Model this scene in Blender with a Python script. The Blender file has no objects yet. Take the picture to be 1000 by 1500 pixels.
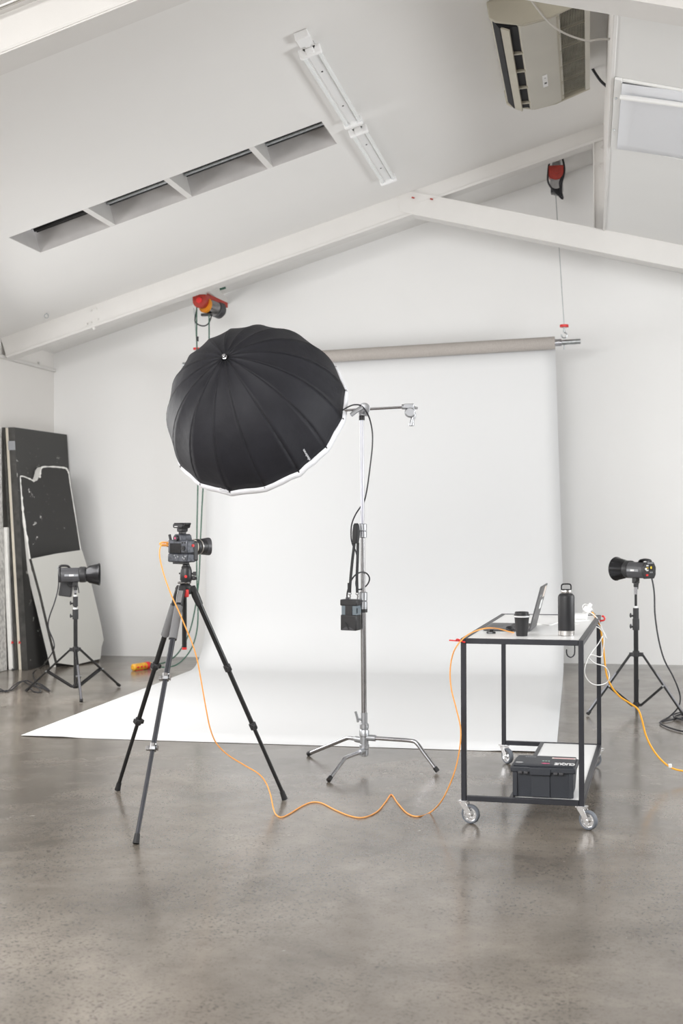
import bpy, math, random
from mathutils import Vector as V, Matrix
random.seed(7)
C = bpy.context.scene.collection
PI = math.pi
def rad(a): return math.radians(a)

# ------------------------------------------------------------------ camera
FPX, HC = 1950.0, 1.56
PSI = math.atan(362/1950.0); RHO = .004
Fw = V((-math.sin(PSI), math.cos(PSI), 0)); R0 = V((math.cos(PSI), math.sin(PSI), 0)); Z = V((0, 0, 1))
Rt = R0*math.cos(RHO)-Z*math.sin(RHO); Up = Z*math.cos(RHO)+R0*math.sin(RHO)
O = V((0, 0, HC))
cam = bpy.data.cameras.new('camera'); co = bpy.data.objects.new('camera', cam); C.objects.link(co)
co.matrix_world = Matrix(((Rt.x, Up.x, -Fw.x, O.x), (Rt.y, Up.y, -Fw.y, O.y), (Rt.z, Up.z, -Fw.z, O.z), (0, 0, 0, 1)))
cam.sensor_fit = 'VERTICAL'; cam.sensor_height = 36.0; cam.lens = 36.0*FPX/1500.0
cam.clip_start = .05; cam.clip_end = 200
cam.dof.use_dof = True; cam.dof.focus_distance = 7.6; cam.dof.aperture_fstop = 3.2
bpy.context.scene.camera = co
# ------------------------------------------------------------------ world, light, exposure
sc = bpy.context.scene
w = bpy.data.worlds.new('world'); sc.world = w; w.use_nodes = True
bg = w.node_tree.nodes['Background']; bg.inputs[0].default_value = (.93, .96, 1, 1); bg.inputs[1].default_value = 0.8
def area(name, loc, aim, sx, sy, power, col):
    l = bpy.data.lights.new(name, 'AREA'); l.shape = 'RECTANGLE'; l.size = sx; l.size_y = sy; l.energy = power; l.color = col
    o = bpy.data.objects.new(name, l); C.objects.link(o); o.location = loc
    o.rotation_euler = (V(aim)-V(loc)).to_track_quat('-Z', 'Y').to_euler(); return o
# two fill lights are added at an unseen front door and roof opening
area('added_front_light', (-2.6, -3.9, 2.0), (-2.6, 8, 0.2), 6.0, 3.6, 45, (1, .985, .965))
area('window_and_fill_light', (-5.76, 5.0, 2.15), (-.5, 5.0, -.6), 2.8, 1.7, 32, (1, .985, .965))
area('window_and_fill_light', (-5.76, 9.9, 2.15), (-1.5, 10.8, -.6), 2.9, 1.7, 92, (1, .99, .975))
area('window_and_fill_light', (4.76, 8.4, 2.15), (-4.0, 12.2, .0), 5.0, 1.7, 290, (.955, .98, 1))  # added fill from the right, that wall has no window
area('added_roof_light', (-3.2, .5, 3.9), (-4.2, 11.5, .6), 4.6, 2.0, 310, (1, .99, .975))
sc.view_settings.view_transform = 'Standard'; sc.view_settings.look = 'None'
sc.view_settings.gamma = 1; sc.view_settings.use_curve_mapping = False
sc.view_settings.exposure = 0.55
sc.cycles.max_bounces = 10; sc.cycles.diffuse_bounces = 7; sc.cycles.caustics_reflective = False; sc.cycles.caustics_refractive = False

# ------------------------------------------------------------------ pixel -> point on a real plane
def ray(u, v): return Fw+Rt*((u-500)/FPX)+Up*((750-v)/FPX)
def pD(u, v, d): return O+ray(u, v)*d
def pY(u, v, y): r = ray(u, v); return O+r*(y/r.y)
def pX(u, v, x): r = ray(u, v); return O+r*(x/r.x)
def pZ(u, v, z=0.): r = ray(u, v); return O+r*((z-HC)/r.z)
def pP(u, v, pt, n):
    r = ray(u, v); n = V(n); return O+r*((V(pt)-O).dot(n)/r.dot(n))
def dep(p): return (V(p)-O).dot(Fw)

# ------------------------------------------------------------------ materials
def mat(name, col, rough=.5, metal=0., bump=0., bscale=40., var=0., vscale=4., spec=.5, sheen=0., alpha=1., trans=0.):
    m = bpy.data.materials.new(name); m.use_nodes = True; n = m.node_tree; b = n.nodes['Principled BSDF']
    b.inputs['Base Color'].default_value = (*col, 1); b.inputs['Roughness'].default_value = rough
    b.inputs['Metallic'].default_value = metal; b.inputs['Specular IOR Level'].default_value = spec
    if trans: b.inputs['Transmission Weight'].default_value = trans
    tc = n.nodes.new('ShaderNodeTexCoord')
    if var:
        t = n.nodes.new('ShaderNodeTexNoise'); t.inputs['Scale'].default_value = vscale; t.inputs['Detail'].default_value = 6
        n.links.new(tc.outputs['Object'], t.inputs['Vector'])
        r = n.nodes.new('ShaderNodeValToRGB'); e = r.color_ramp.elements
        e[0].position = .3; e[1].position = .7
        e[0].color = (*[max(0, c*(1-var)) for c in col], 1); e[1].color = (*[min(1, c*(1+var)) for c in col], 1)
        n.links.new(t.outputs['Fac'], r.inputs['Fac']); n.links.new(r.outputs['Color'], b.inputs['Base Color'])
    if bump:
        t = n.nodes.new('ShaderNodeTexNoise'); t.inputs['Scale'].default_value = bscale; t.inputs['Detail'].default_value = 4
        n.links.new(tc.outputs['Object'], t.inputs['Vector'])
        bp = n.nodes.new('ShaderNodeBump'); bp.inputs['Strength'].default_value = bump; bp.inputs['Distance'].default_value = .01
        n.links.new(t.outputs['Fac'], bp.inputs['Height']); n.links.new(bp.outputs['Normal'], b.inputs['Normal'])
    return m
def floor_mat():
    m = bpy.data.materials.new('polished_concrete'); m.use_nodes = True; n = m.node_tree; b = n.nodes['Principled BSDF']
    L = n.links.new; tc = n.nodes.new('ShaderNodeTexCoord')
    def noise(s, d=5, r=.55, dist=0.):
        t = n.nodes.new('ShaderNodeTexNoise'); t.inputs['Scale'].default_value = s; t.inputs['Detail'].default_value = d
        t.inputs['Roughness'].default_value = r; t.inputs['Distortion'].default_value = dist
        L(tc.outputs['Object'], t.inputs['Vector']); return t.outputs['Fac']
    def ramp(f, p0, c0, p1, c1):
        r = n.nodes.new('ShaderNodeValToRGB'); e = r.color_ramp.elements
        e[0].position = p0; e[1].position = p1; e[0].color = (*c0, 1); e[1].color = (*c1, 1); L(f, r.inputs['Fac']); return r.outputs['Color']
    def mul(a, c, fac=1., mode='MULTIPLY'):
        x = n.nodes.new('ShaderNodeMix'); x.data_type = 'RGBA'; x.blend_type = mode; x.inputs[0].default_value = fac
        L(a, x.inputs[6]); L(c, x.inputs[7]); return x.outputs[2]
    base = ramp(noise(.9, 8, .6, .4), .33, (.116, .100, .084), .70, (.285, .254, .219))
    base = mul(base, ramp(noise(5.5, 8, .7), .30, (.80, .79, .78), .62, (1.04, 1.03, 1.02)))
    # dark pits and exposed aggregate, denser in some patches
    pit = ramp(noise(72, 4, .7), .36, (.40, .40, .40), .47, (1.03, 1.03, 1.03))
    patch = ramp(noise(1.5, 6, .65), .43, (0, 0, 0), .56, (1, 1, 1))
    x = n.nodes.new('ShaderNodeMix'); x.data_type = 'RGBA'; x.blend_type = 'MIX'
    L(patch, x.inputs[0]); L(ramp(noise(80, 2, .6), .32, (.66, .65, .64), .40, (1, 1, 1)), x.inputs[6]); L(pit, x.inputs[7])
    base = mul(base, x.outputs[2])
    base = mul(base, ramp(noise(300, 2, .5), .3, (.86, .86, .86), .7, (1.1, 1.1, 1.1)))
    L(base, b.inputs['Base Color'])
    rr = ramp(noise(2.2, 6, .65), .3, (.13, .13, .13), .75, (.30, .30, .30)); L(rr, b.inputs['Roughness'])
    b.inputs['Specular IOR Level'].default_value = .7
    bp = n.nodes.new('ShaderNodeBump'); bp.inputs['Strength'].default_value = .05; bp.inputs['Distance'].default_value = .004
    L(noise(45, 4), bp.inputs['Height']); L(bp.outputs['Normal'], b.inputs['Normal'])
    return m
def chipped_black():
    """matt black paint with white chips where the foam core shows"""
    m = bpy.data.materials.new('chipped_black_paint'); m.use_nodes = True; n = m.node_tree; b = n.nodes['Principled BSDF']; L = n.links.new
    tc = n.nodes.new('ShaderNodeTexCoord')
    t = n.nodes.new('ShaderNodeTexNoise'); t.inputs['Scale'].default_value = 9; t.inputs['Detail'].default_value = 9; t.inputs['Roughness'].default_value = .75
    L(tc.outputs['Object'], t.inputs['Vector'])
    r = n.nodes.new('ShaderNodeValToRGB'); e = r.color_ramp.elements
    e[0].position = .625; e[1].position = .65; e[0].color = (.035, .034, .033, 1); e[1].color = (.75, .74, .71, 1)
    L(t.outputs['Fac'], r.inputs['Fac']); L(r.outputs['Color'], b.inputs['Base Color']); b.inputs['Roughness'].default_value = .55
    return m
def panel_speckle(name, a, c, scale):
    m = bpy.data.materials.new(name); m.use_nodes = True; n = m.node_tree; b = n.nodes['Principled BSDF']; L = n.links.new
    tc = n.nodes.new('ShaderNodeTexCoord'); t = n.nodes.new('ShaderNodeTexNoise'); t.inputs['Scale'].default_value = scale; t.inputs['Detail'].default_value = 3
    L(tc.outputs['Object'], t.inputs['Vector']); r = n.nodes.new('ShaderNodeValToRGB'); e = r.color_ramp.elements
    e[0].position = .38; e[1].position = .6; e[0].color = (*a, 1); e[1].color = (*c, 1)
    L(t.outputs['Fac'], r.inputs['Fac']); L(r.outputs['Color'], b.inputs['Base Color']); b.inputs['Roughness'].default_value = .7
    return m
M = dict(
    wall=mat('white_wall_paint', (.85, .847, .84), .6, bump=.10, bscale=9, var=.012, vscale=1.2),
    wall_left=mat('white_wall_paint_warm', (.80, .78, .755), .6, bump=.10, bscale=9, var=.015, vscale=1.2),
    ceil=mat('ceiling_paint', (.79, .78, .765), .65, bump=.06, bscale=3, var=.018, vscale=.7),
    ceil_r=mat('ceiling_paint_right', (.78, .78, .77), .65, bump=.05, bscale=3, var=.015, vscale=.8),
    beam=mat('beam_paint', (.70, .685, .665), .45, bump=.05, bscale=20, var=.015, vscale=5),
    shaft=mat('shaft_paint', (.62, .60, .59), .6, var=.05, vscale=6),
    paper=mat('background_paper', (.73, .735, .742), .75, bump=.015, bscale=3),
    kraft=panel_speckle('grey_kraft_roll', (.33, .30, .275), (.47, .435, .41), 260),
    steel=mat('galvanised_steel', (.42, .44, .45), .35, 1, var=.2, vscale=30),
    chrome=mat('chrome', (.56, .56, .59), .12, 1), satin=mat('satin_chrome', (.36, .355, .36), .25, 1, var=.08, vscale=25),
    cast=mat('cast_aluminium', (.44, .45, .47), .38, .85), silver=mat('silver_tube', (.40, .40, .44), .36, 1),
    black=mat('black_plastic', (.022, .022, .024), .42, var=.15, vscale=30), blackm=mat('black_metal', (.014, .014, .015), .32, .2),
    dark=mat('dark_rubber', (.012, .012, .013), .6), frame=mat('charcoal_powder_coat', (.030, .031, .038), .38, .3, var=.12, vscale=14),
    umb=mat('black_umbrella_nylon', (.017, .017, .022), .62, bump=.5, bscale=11, var=.15, vscale=7, spec=.3),
    umbw=mat('white_diffuser_fabric', (.86, .87, .91), .7, bump=.5, bscale=30),
    greybody=mat('grey_flash_housing', (.060, .060, .066), .42, var=.08, vscale=30), reflector=mat('black_reflector', (.020, .020, .022), .22, .4),
    foam=mat('grey_leg_foam', (.17, .17, .175), .8, bump=.2, bscale=80),
    white=mat('white_plastic', (.84, .84, .84), .35), cream=mat('aged_cream_plastic', (.46, .43, .35), .45, var=.05, vscale=5),
    cream2=mat('aged_cream_panel', (.55, .53, .47), .45, var=.03, vscale=3),
    grille=mat('dusty_grille_dark', (.035, .031, .025), .8, var=.4, vscale=9), slat=mat('dusty_slat', (.30, .28, .22), .6, var=.2, vscale=8),
    void=mat('dark_void', (.01, .01, .012), .8), red=mat('red_paint', (.38, .035, .022), .4, var=.15, vscale=30), redp=mat('red_plastic', (.68, .03, .03), .35),
    amber=mat('amber_ring', (.72, .27, .02), .45), orange=mat('orange_cable', (.95, .42, .10), .45), orange2=mat('yellow_orange_cable', (.93, .44, .035), .45),
    yellow=mat('yellow_plastic', (.75, .38, .03), .45, var=.25, vscale=40), green=mat('dark_green_cord', (.035, .11, .075), .5),
    cable=mat('black_cable', (.02, .02, .025), .45), greycord=mat('grey_cord', (.45, .43, .40), .5), wcord=mat('white_cord', (.85, .85, .84), .4),
    top=mat('white_laminate', (.84, .84, .835), .3), laptop=mat('dark_grey_aluminium', (.11, .11, .115), .4, .6), key=mat('laptop_keys', (.03, .03, .032), .5),
    screen=mat('black_glass', (.008, .008, .010), .08), steelb=mat('brushed_steel', (.62, .60, .58), .3, 1), bottle=mat('matt_black_bottle', (.014, .014, .016), .5),
    cup=mat('black_paper_cup', (.018, .018, .019), .5), cuprim=mat('white_lid_rim', (.62, .62, .63), .4),
    crate=mat('charcoal_crate_plastic', (.032, .036, .045), .45, bump=.1, bscale=150), tyre=mat('grey_rubber_tyre', (.15, .165, .19), .6), rim=mat('bright_wheel_rim', (.80, .80, .81), .22, .9),
    foamw=mat('white_foam_core', (.86, .85, .82), .8, bump=.4, bscale=25, var=.05, vscale=12), creamb=mat('cream_board', (.80, .74, .63), .7, var=.04, vscale=10),
    chip=chipped_black(), dusty=mat('scuffed_black_board', (.045, .043, .04), .5, bump=.3, bscale=12, var=.5, vscale=14),
    wboard=mat('off_white_board', (.66, .655, .62), .6, bump=.08, bscale=6, var=.02, vscale=2), rough=panel_speckle('rough_plastered_board', (.52, .51, .49), (.80, .79, .76), 25),
    dkglass=mat('dark_skylight_glass', (.012, .014, .013), .2), tube=mat('lamp_tube_off', (.80, .82, .82), .25), sheet=mat('white_cover_sheet', (.74, .755, .79), .5, bump=.04, bscale=5),  # pale blue of the cover sheet stands in for daylight through it
    glassl=mat('lens_glass', (.02, .02, .04), .05), greyblue=mat('blue_grey_panel', (.17, .21, .24), .4), pink=mat('pink_sticker', (.62, .10, .22), .5),
    white_ink=mat('white_ink', (.9, .9, .9), .5), tgreen=mat('pale_green_print', (.35, .55, .48), .5), stickw=mat('cream_sticker', (.72, .64, .58), .5), ledy=mat('yellow_display', (.75, .55, .04), .4),
    plate=mat('grey_label', (.30, .31, .33), .4), silverb=mat('grey_silver_camera_skin', (.075, .08, .095), .35, .3, var=.5, vscale=60))
M['floor'] = floor_mat()

# ------------------------------------------------------------------ mesh builder
I4 = Matrix.Identity(4)
def TR(loc, rz=0, rx=0, ry=0): return Matrix.Translation(V(loc)) @ Matrix.Rotation(rz, 4, 'Z') @ Matrix.Rotation(ry, 4, 'Y') @ Matrix.Rotation(rx, 4, 'X')
class B:
    def __init__(s): s.v = []; s.f = []; s.m = []
    def add(s, vs, fs, T=I4, mi=0):
        k = len(s.v); s.v += [T @ V(p) for p in vs]; s.f += [[i+k for i in f] for f in fs]; s.m += [mi]*len(fs); return s
    def box(s, lo, hi, T=I4, mi=0):
        x0, y0, z0 = lo; x1, y1, z1 = hi
        return s.add([(x0, y0, z0), (x1, y0, z0), (x1, y1, z0), (x0, y1, z0), (x0, y0, z1), (x1, y0, z1), (x1, y1, z1), (x0, y1, z1)],
                     [(3, 2, 1, 0), (4, 5, 6, 7), (0, 1, 5, 4), (1, 2, 6, 5), (2, 3, 7, 6), (3, 0, 4, 7)], T, mi)
    def bar(s, a, b, w, h, up=(0, 0, 1), T=I4, mi=0):
        a = V(a); b = V(b); d = (b-a).normalized(); x = d.cross(V(up)).normalized()*w/2; y = x.cross(d).normalized()*h/2
        return s.add([a-x-y, a+x-y, a+x+y, a-x+y, b-x-y, b+x-y, b+x+y, b-x+y], [(3, 2, 1, 0), (4, 5, 6, 7), (0, 1, 5, 4), (1, 2, 6, 5), (2, 3, 7, 6), (3, 0, 4, 7)][::1], T, mi)
    def tube(s, pts, r, n=10, T=I4, smooth=False, r1=None, mi=0, sub=6):
        pts = [V(p) for p in pts]
        if smooth and len(pts) > 2: pts = spline(pts, sub)
        rs = [r+(0 if r1 is None else (r1-r)*i/(len(pts)-1)) for i in range(len(pts))] if not isinstance(r, (list, tuple)) else r
        vs = []; nrm = None
        for i, p in enumerate(pts):
            d = (pts[min(i+1, len(pts)-1)]-pts[max(i-1, 0)])
            d = d.normalized() if d.length > 1e-9 else V((0, 0, 1))
            if nrm is None:
                nrm = d.cross(V((0, 0, 1)) if abs(d.z) < .9 else V((1, 0, 0))).normalized()
            nrm = (nrm-d*nrm.dot(d)).normalized(); bi = d.cross(nrm)
            for k in range(n): vs.append(p+(nrm*math.cos(2*PI*k/n)+bi*math.sin(2*PI*k/n))*rs[i])
        fs = []
        for i in range(len(pts)-1):
            for k in range(n): a = i*n+k; b = i*n+(k+1) % n; fs.append((a, b, b+n, a+n))
        fs.append(tuple(range(n))[::-1]); fs.append(tuple(range((len(pts)-1)*n, len(pts)*n)))
        return s.add(vs, fs, T, mi)
    def cyl(s, a, b, r, n=20, T=I4, r1=None, mi=0): return s.tube([a, b], r, n, T, r1=r1, mi=mi)
    def lathe(s, prof, n=28, T=I4, mi=0, a0=0, a1=2*PI, caps=True):
        """profile (r, z) turned about local Z"""
        vs = []; full = abs(a1-a0-2*PI) < 1e-6; m = n if full else n+1
        for r, z in prof:
            for k in range(m): t = a0+(a1-a0)*k/n; vs.append((r*math.cos(t), r*math.sin(t), z))
        fs = []
        for i in range(len(prof)-1):
            for k in range(n): a = i*m+k; b = i*m+(k+1) % m; fs.append((a, b, b+m, a+m))
        if caps and full:
            if prof[0][0] > 1e-6: fs.append(tuple(range(m))[::-1])
            if prof[-1][0] > 1e-6: fs.append(tuple(range((len(prof)-1)*m, len(prof)*m)))
        return s.add(vs, fs, T, mi)
    def prism(s, poly, d, T=I4, mi=0, side=None):
        """polygon (3-D points) pushed along vector d"""
        n = len(poly); poly = [V(p) for p in poly]; d = V(d)
        s.add(poly+[p+d for p in poly], [tuple(range(n))[::-1], tuple(range(n, 2*n))], T, mi)
        k = len(s.v)-2*n
        for i in range(n): j = (i+1) % n; s.f.append([k+i, k+j, k+j+n, k+i+n]); s.m.append(mi if side is None else side)
        return s
    def sph(s, c, r, n=14, sc=(1, 1, 1), T=I4, mi=0):
        pr = [(max(1e-5, r*math.sin(PI*i/(n//2))), -r*math.cos(PI*i/(n//2))) for i in range(n//2+1)]
        return s.lathe(pr, n, T @ Matrix.Translation(V(c)) @ Matrix.Diagonal((*sc, 1)), mi, caps=False)
def spline(p, sub=6):
    out = []
    for i in range(len(p)-1):
        a = p[max(i-1, 0)]; b = p[i]; c = p[i+1]; d = p[min(i+2, len(p)-1)]
        for k in range(sub):
            t = k/sub; out.append(.5*((2*b)+(c-a)*t+(2*a-5*b+4*c-d)*t*t+(3*b-a-3*c+d)*t**3))
    return out+[p[-1]]
def wloc(o):
    l = V(o.location)
    while o.parent: o = o.parent; l = l+V(o.location)
    return l
def obj(name, b, m, parent=None, loc=None, bev=0, seg=2, label=None, ang=35, kind=None, solid=0):
    """links one mesh object; builder vertices are in world space and are moved to the origin of the object"""
    me = bpy.data.meshes.new(name); base = wloc(parent) if parent else (V(loc) if loc is not None else V((0, 0, 0)))
    if parent is None and loc is None and b.v:
        xs = [p.x for p in b.v]; ys = [p.y for p in b.v]; zs = [p.z for p in b.v]
        base = V(((min(xs)+max(xs))/2, (min(ys)+max(ys))/2, min(zs)))
    me.from_pydata([p-base for p in b.v], [], b.f)
    ms = m if isinstance(m, (list, tuple)) else [m]
    for x in ms: me.materials.append(M[x] if isinstance(x, str) else x)
    if len(ms) > 1: me.polygons.foreach_set('material_index', b.m)
    me.polygons.foreach_set('use_smooth', [True]*len(me.polygons)); me.update()
    me.set_sharp_from_angle(angle=rad(ang))
    o = bpy.data.objects.new(name, me); C.objects.link(o)
    if parent: o.parent = parent
    else: o.location = base
    if solid:
        s = o.modifiers.new('thickness', 'SOLIDIFY'); s.thickness = solid; s.offset = 0
    if bev:
        s = o.modifiers.new('bevel', 'BEVEL'); s.width = bev; s.segments = seg; s.limit_method = 'ANGLE'; s.angle_limit = rad(40)
    if label: o['label'] = label
    if kind: o['kind'] = kind
    return o
def tag(o, label, cat, group=None):
    o['label'] = label; o['category'] = cat
    if group: o['group'] = group
    return o
def thing(name, label, cat, loc, group=None):
    o = bpy.data.objects.new(name, None); C.objects.link(o); o.location = loc; o.empty_display_size = .1
    return tag(o, label, cat, group)
def struct(name, b, m, parent=None, **k):
    o = obj(name, b, m, parent, **k)
    if parent is None: o['kind'] = 'structure'
    return o
def sroot(name, loc):
    o = bpy.data.objects.new(name, None); C.objects.link(o); o.location = loc; o['kind'] = 'structure'; return o
def textmesh(s, size, T, ext=.0004, bold=0):
    cu = bpy.data.curves.new('t', 'FONT'); cu.body = s; cu.size = size; cu.extrude = ext; cu.offset = bold; cu.align_x = 'CENTER'; cu.align_y = 'CENTER'
    o = bpy.data.objects.new('t', cu); C.objects.link(o); dg = bpy.context.evaluated_depsgraph_get(); dg.update()
    me = bpy.data.meshes.new_from_object(o.evaluated_get(dg)); b = B().add([v.co.copy() for v in me.vertices], [tuple(p.vertices) for p in me.polygons], T)
    bpy.data.objects.remove(o); bpy.data.curves.remove(cu); bpy.data.meshes.remove(me); return b
def along(a, b, roll=0):
    """matrix whose local +Z runs from a to b, origin at a"""
    d = (V(b)-V(a)).normalized(); return Matrix.Translation(V(a)) @ d.to_track_quat('Z', 'Y').to_matrix().to_4x4() @ Matrix.Rotation(roll, 4, 'Z')

# ================================================================== SETTING
XL, XR, YW, YF, XC = -5.785, 4.8, 13.84, -4.2, .148
def zc(x): return 3.316+.3064*(x+5.784)
def zr(x): return 4.147-.245*(x-XC)
TH = math.atan(.3064); CN = V((math.sin(TH), 0, -math.cos(TH))); CS = V((math.cos(TH), 0, math.sin(TH)))   # ceiling normal (down), slope direction
CP = V((XL, 0, zc(XL)))
def pC(u, v, off=0.): return pP(u, v, CP+CN*off, CN)
struct('floor', B().box((XL-.3, YF-3, -.12), (XR+.3, YW+.3, 0)), 'floor')
b = B(); b.prism([(XL-.2, YW, -.02), (XR+.2, YW, -.02), (XR+.2, YW, zr(XR)+.6), (XC, YW, 5.4), (XL-.2, YW, 3.6)], (0, .2, 0)); struct('wall_back', b, 'wall')
b = B(); b.box((XL-.2, YF, -.02), (XL, YW, 1.3)); b.box((XL-.2, YF, 3.0), (XL, YW, 3.75)); b.box((XL-.2, YF, 1.3), (XL, 3.6, 3.0)); b.box((XL-.2, 6.4, 1.3), (XL, 8.4, 3.0)); b.box((XL-.2, 11.4, 1.3), (XL, YW, 3.0)); struct('wall_left', b, 'wall_left')
for i_, (y0, y1) in enumerate(((3.6, 6.4), (8.4, 11.4))):
    wf = sroot('window_%d' % (i_+3), (XL-.1, y0, 1.3)); b = B(); b.box((XL-.12, y0, 1.3), (XL-.06, y1, 1.36)); b.box((XL-.12, y0, 2.94), (XL-.06, y1, 3.0)); [b.box((XL-.12, y, 1.36), (XL-.06, y+.06, 2.94)) for y in (y0, (y0+y1)/2-.03, y1-.06)]; obj('window_frame', b, 'beam', wf)
struct('wall_right', B().box((XR, YF, -.02), (XR+.2, YW, 3.6)), 'wall')
# front wall out of view, with a door opening added for the light
b = B(); b.box((XL-.2, YF-.2, -.02), (XL+.3, YF, 3.75)); b.box((1.2, YF-.2, -.02), (XR+.2, YF, 3.7)); b.prism([(XL-.2, YF, 3.6), (XL-.2, YF, 3.1), (XR, YF, 3.1), (XR, YF, 3.4), (XC, YF, 5.3)], (0, -.2, 0)); struct('wall_front', b, 'wall')
# left roof slope with the skylight slot and an unseen opening added for light
sk_n = (pC(20, 350).y+pC(470, 173).y)/2; sk_f = (pC(62, 373).y+pC(490, 208).y)/2
sk_l = (pC(20, 350).x+pC(62, 373).x)/2; sk_r = (pC(470, 173).x+pC(490, 208).x)/2
def slab(b, x0, x1, y0, y1, t=.25, mi=0):
    a = V((x0, y0, zc(x0))); c = V((x1, y0, zc(x1))); d = V((0, y1-y0, 0)); n = -CN*t
    b.add([a, c, c+d, a+d, a+n, c+n, c+d+n, a+d+n], [(3, 2, 1, 0), (4, 5, 6, 7), (0, 1, 5, 4), (1, 2, 6, 5), (2, 3, 7, 6), (3, 0, 4, 7)], mi=mi)
b = B(); XE = XC+.05
slab(b, XL-.1, XE, sk_f, YW+.1); slab(b, XL-.1, sk_l, sk_n, sk_f); slab(b, sk_r, XE, sk_n, sk_f)
slab(b, XL-.1, XE, 2.0, sk_n); slab(b, XL-.1, XE, YF-.2, -1.); slab(b, XL-.1, XL+.5, -1., 2.); slab(b, XE-.4, XE, -1., 2.)
struct('ceiling', b, 'ceil')
b = B(); b.prism([(XC, YF-.2, zr(XC)), (XR+.2, YF-.2, zr(XR+.2)), (XR+.2, YF-.2, zr(XR+.2)+.2), (XC, YF-.2, zr(XC)+.2)], (0, YW+.3-YF, 0)); struct('ceiling', b, 'ceil_r')
# upright clerestory strip between the two roof slopes
struct('wall_clerestory', B().box((XC, YF-.2, zr(XC)+.03), (XC+.06, YW+.05, zc(XC)+.1)), 'wall_left')

# skylight shaft: four bays between three fins, dark glazing and bars on top
SD = .19
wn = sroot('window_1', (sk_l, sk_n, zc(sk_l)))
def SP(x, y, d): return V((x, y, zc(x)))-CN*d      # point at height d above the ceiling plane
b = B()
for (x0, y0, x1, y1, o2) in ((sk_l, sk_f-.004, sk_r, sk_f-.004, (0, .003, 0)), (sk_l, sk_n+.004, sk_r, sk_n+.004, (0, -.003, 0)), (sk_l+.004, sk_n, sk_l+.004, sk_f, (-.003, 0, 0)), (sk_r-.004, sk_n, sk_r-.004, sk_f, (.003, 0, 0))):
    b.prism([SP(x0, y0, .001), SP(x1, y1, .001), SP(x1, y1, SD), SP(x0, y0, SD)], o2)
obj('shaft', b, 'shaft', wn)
for k, (uu, vv) in enumerate(((142, 317), (262, 277), (380, 229))):
    xx = pC(uu, vv).x
    b = B(); b.prism([SP(xx-.022, sk_n+.006, .001), SP(xx+.022, sk_n+.006, .001), SP(xx+.022, sk_n+.006, SD), SP(xx-.022, sk_n+.006, SD)], (0, sk_f-sk_n-.012, 0)); obj('fin', b, 'beam', wn)
xs = [sk_l]+[pC(*q).x for q in ((142, 317), (262, 277), (380, 229))]+[sk_r]
for i in range(4):
    x0 = xs[i]+.03; x1 = xs[i+1]-.03
    b = B(); b.prism([SP(x0, sk_n, SD-.012), SP(x1, sk_n, SD-.012), SP(x1, sk_n, SD), SP(x0, sk_n, SD)], (0, sk_f-sk_n, 0)); obj('pane', b, 'dkglass', wn)
    b = B()
    for yy, rr in ((sk_f-.035, .010), (sk_f-.085, .016), (sk_f-.15, .010)): obj('louvre_bar', B().cyl(SP(x0, yy, SD-.022), SP(x1, yy, SD-.022), rr, 10), 'steel' if i and rr > .012 else 'blackm', wn)

# roof frames: rafter under the left slope, tie member dropping to the right, short post
def rafter(y0, y1, h, xe0, xe1):
    L = []
    b = B(); a = V((xe0, y0, zc(xe0))); c = V((xe1, y0, zc(xe1))); b.prism([a, c, c+CN*h, a+CN*h], (0, y1-y0, 0)); L.append(b)
    t = .008; p = a+CN*h; q = c+CN*h; b2 = B(); b2.prism([p, q, q+CN*t, p+CN*t], (0, y1-y0, 0)); b2.prism([p, q, q-CN*.012-V((0, .006, 0)), p-CN*.012-V((0, .006, 0))], (0, -.006, 0))
    L.append(b2)
    return L
def tie(y0, y1, x0, z0, x1, z1, h):
    b = B(); a = V((x0, y0, z0)); c = V((x1, y0, z1)); d = V((0, 0, -h)); b.prism([a, c, c+d, a+d], (0, y1-y0, 0))
    b.prism([a+d, c+d, c+d+V((0, 0, -.008)), a+d+V((0, 0, -.008))], (0, y1-y0, 0)); b.prism([a+V((0, -.006, 0)), c+V((0, -.006, 0)), c+V((0, -.006, -.012)), a+V((0, -.006, -.012))], (0, .01, 0))
    return b
Y1, Y2 = 12.5, 12.68
xr = pY(590, 283, Y1).x; zt = zr(xr)
tr = sroot('trim_1', (XL, Y1, zc(XL)))
for h_r, xa_, xb_r in ((.20, XL, xr+.06), (.135, xr+.06, XC)):
    L = rafter(Y1, Y2, h_r, xa_, xb_r); obj('rafter', L[0], 'beam', tr); obj('flange', L[1], 'beam', tr)
b = B()
for (u, v) in ((133, 455), (140, 452), (143, 468), (127, 475), (133, 473), (138, 481)): p = pY(u, v, Y1); b.lathe([(.016, 0), (.016, .01), (.009, .012), (.009, .02), (.0001, .02)], 8, TR(p, rx=rad(90)))
obj('bolt', b, 'beam', tr, kind='stuff')
t2 = sroot('trim_2', (xr, Y1, zt))
obj('tie_beam', tie(Y1-.01, Y2+.0, xr-.03, zt+.01, XR, zr(XR), .205), 'beam', t2)
for (u, v) in ((605, 289), (632, 291)): p = pY(u, v, Y1-.03); obj('orange_tag', B().bar(p+V((-.014, 0, .0)), p+V((.012, 0, -.008)), .010, .014), 'red', t2)
t3 = sroot('trim_3', (.05, Y1, 4.1))
px0 = pY(868.5, 260, Y1).x
obj('post', B().box((px0+.012, Y1+.03, zr(XC)-.02), (XC, Y2-.03, zc(px0)-.02)), 'beam', t3)
obj('flange', B().box((px0, Y1+.004, zr(XC)-.02), (px0+.012, Y2-.004, zc(px0)-.01)), 'beam', t3)
for (u, v) in ((882, 216), (880, 242)): p = pY(u, v, Y1+.02); obj('hook', B().tube([p+V((0, -.01, .02)), p+V((-.02, -.01, .0)), p+V((0, -.01, -.02))], .005, 6, smooth=True), 'beam', t3)
YN = 6.52
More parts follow.
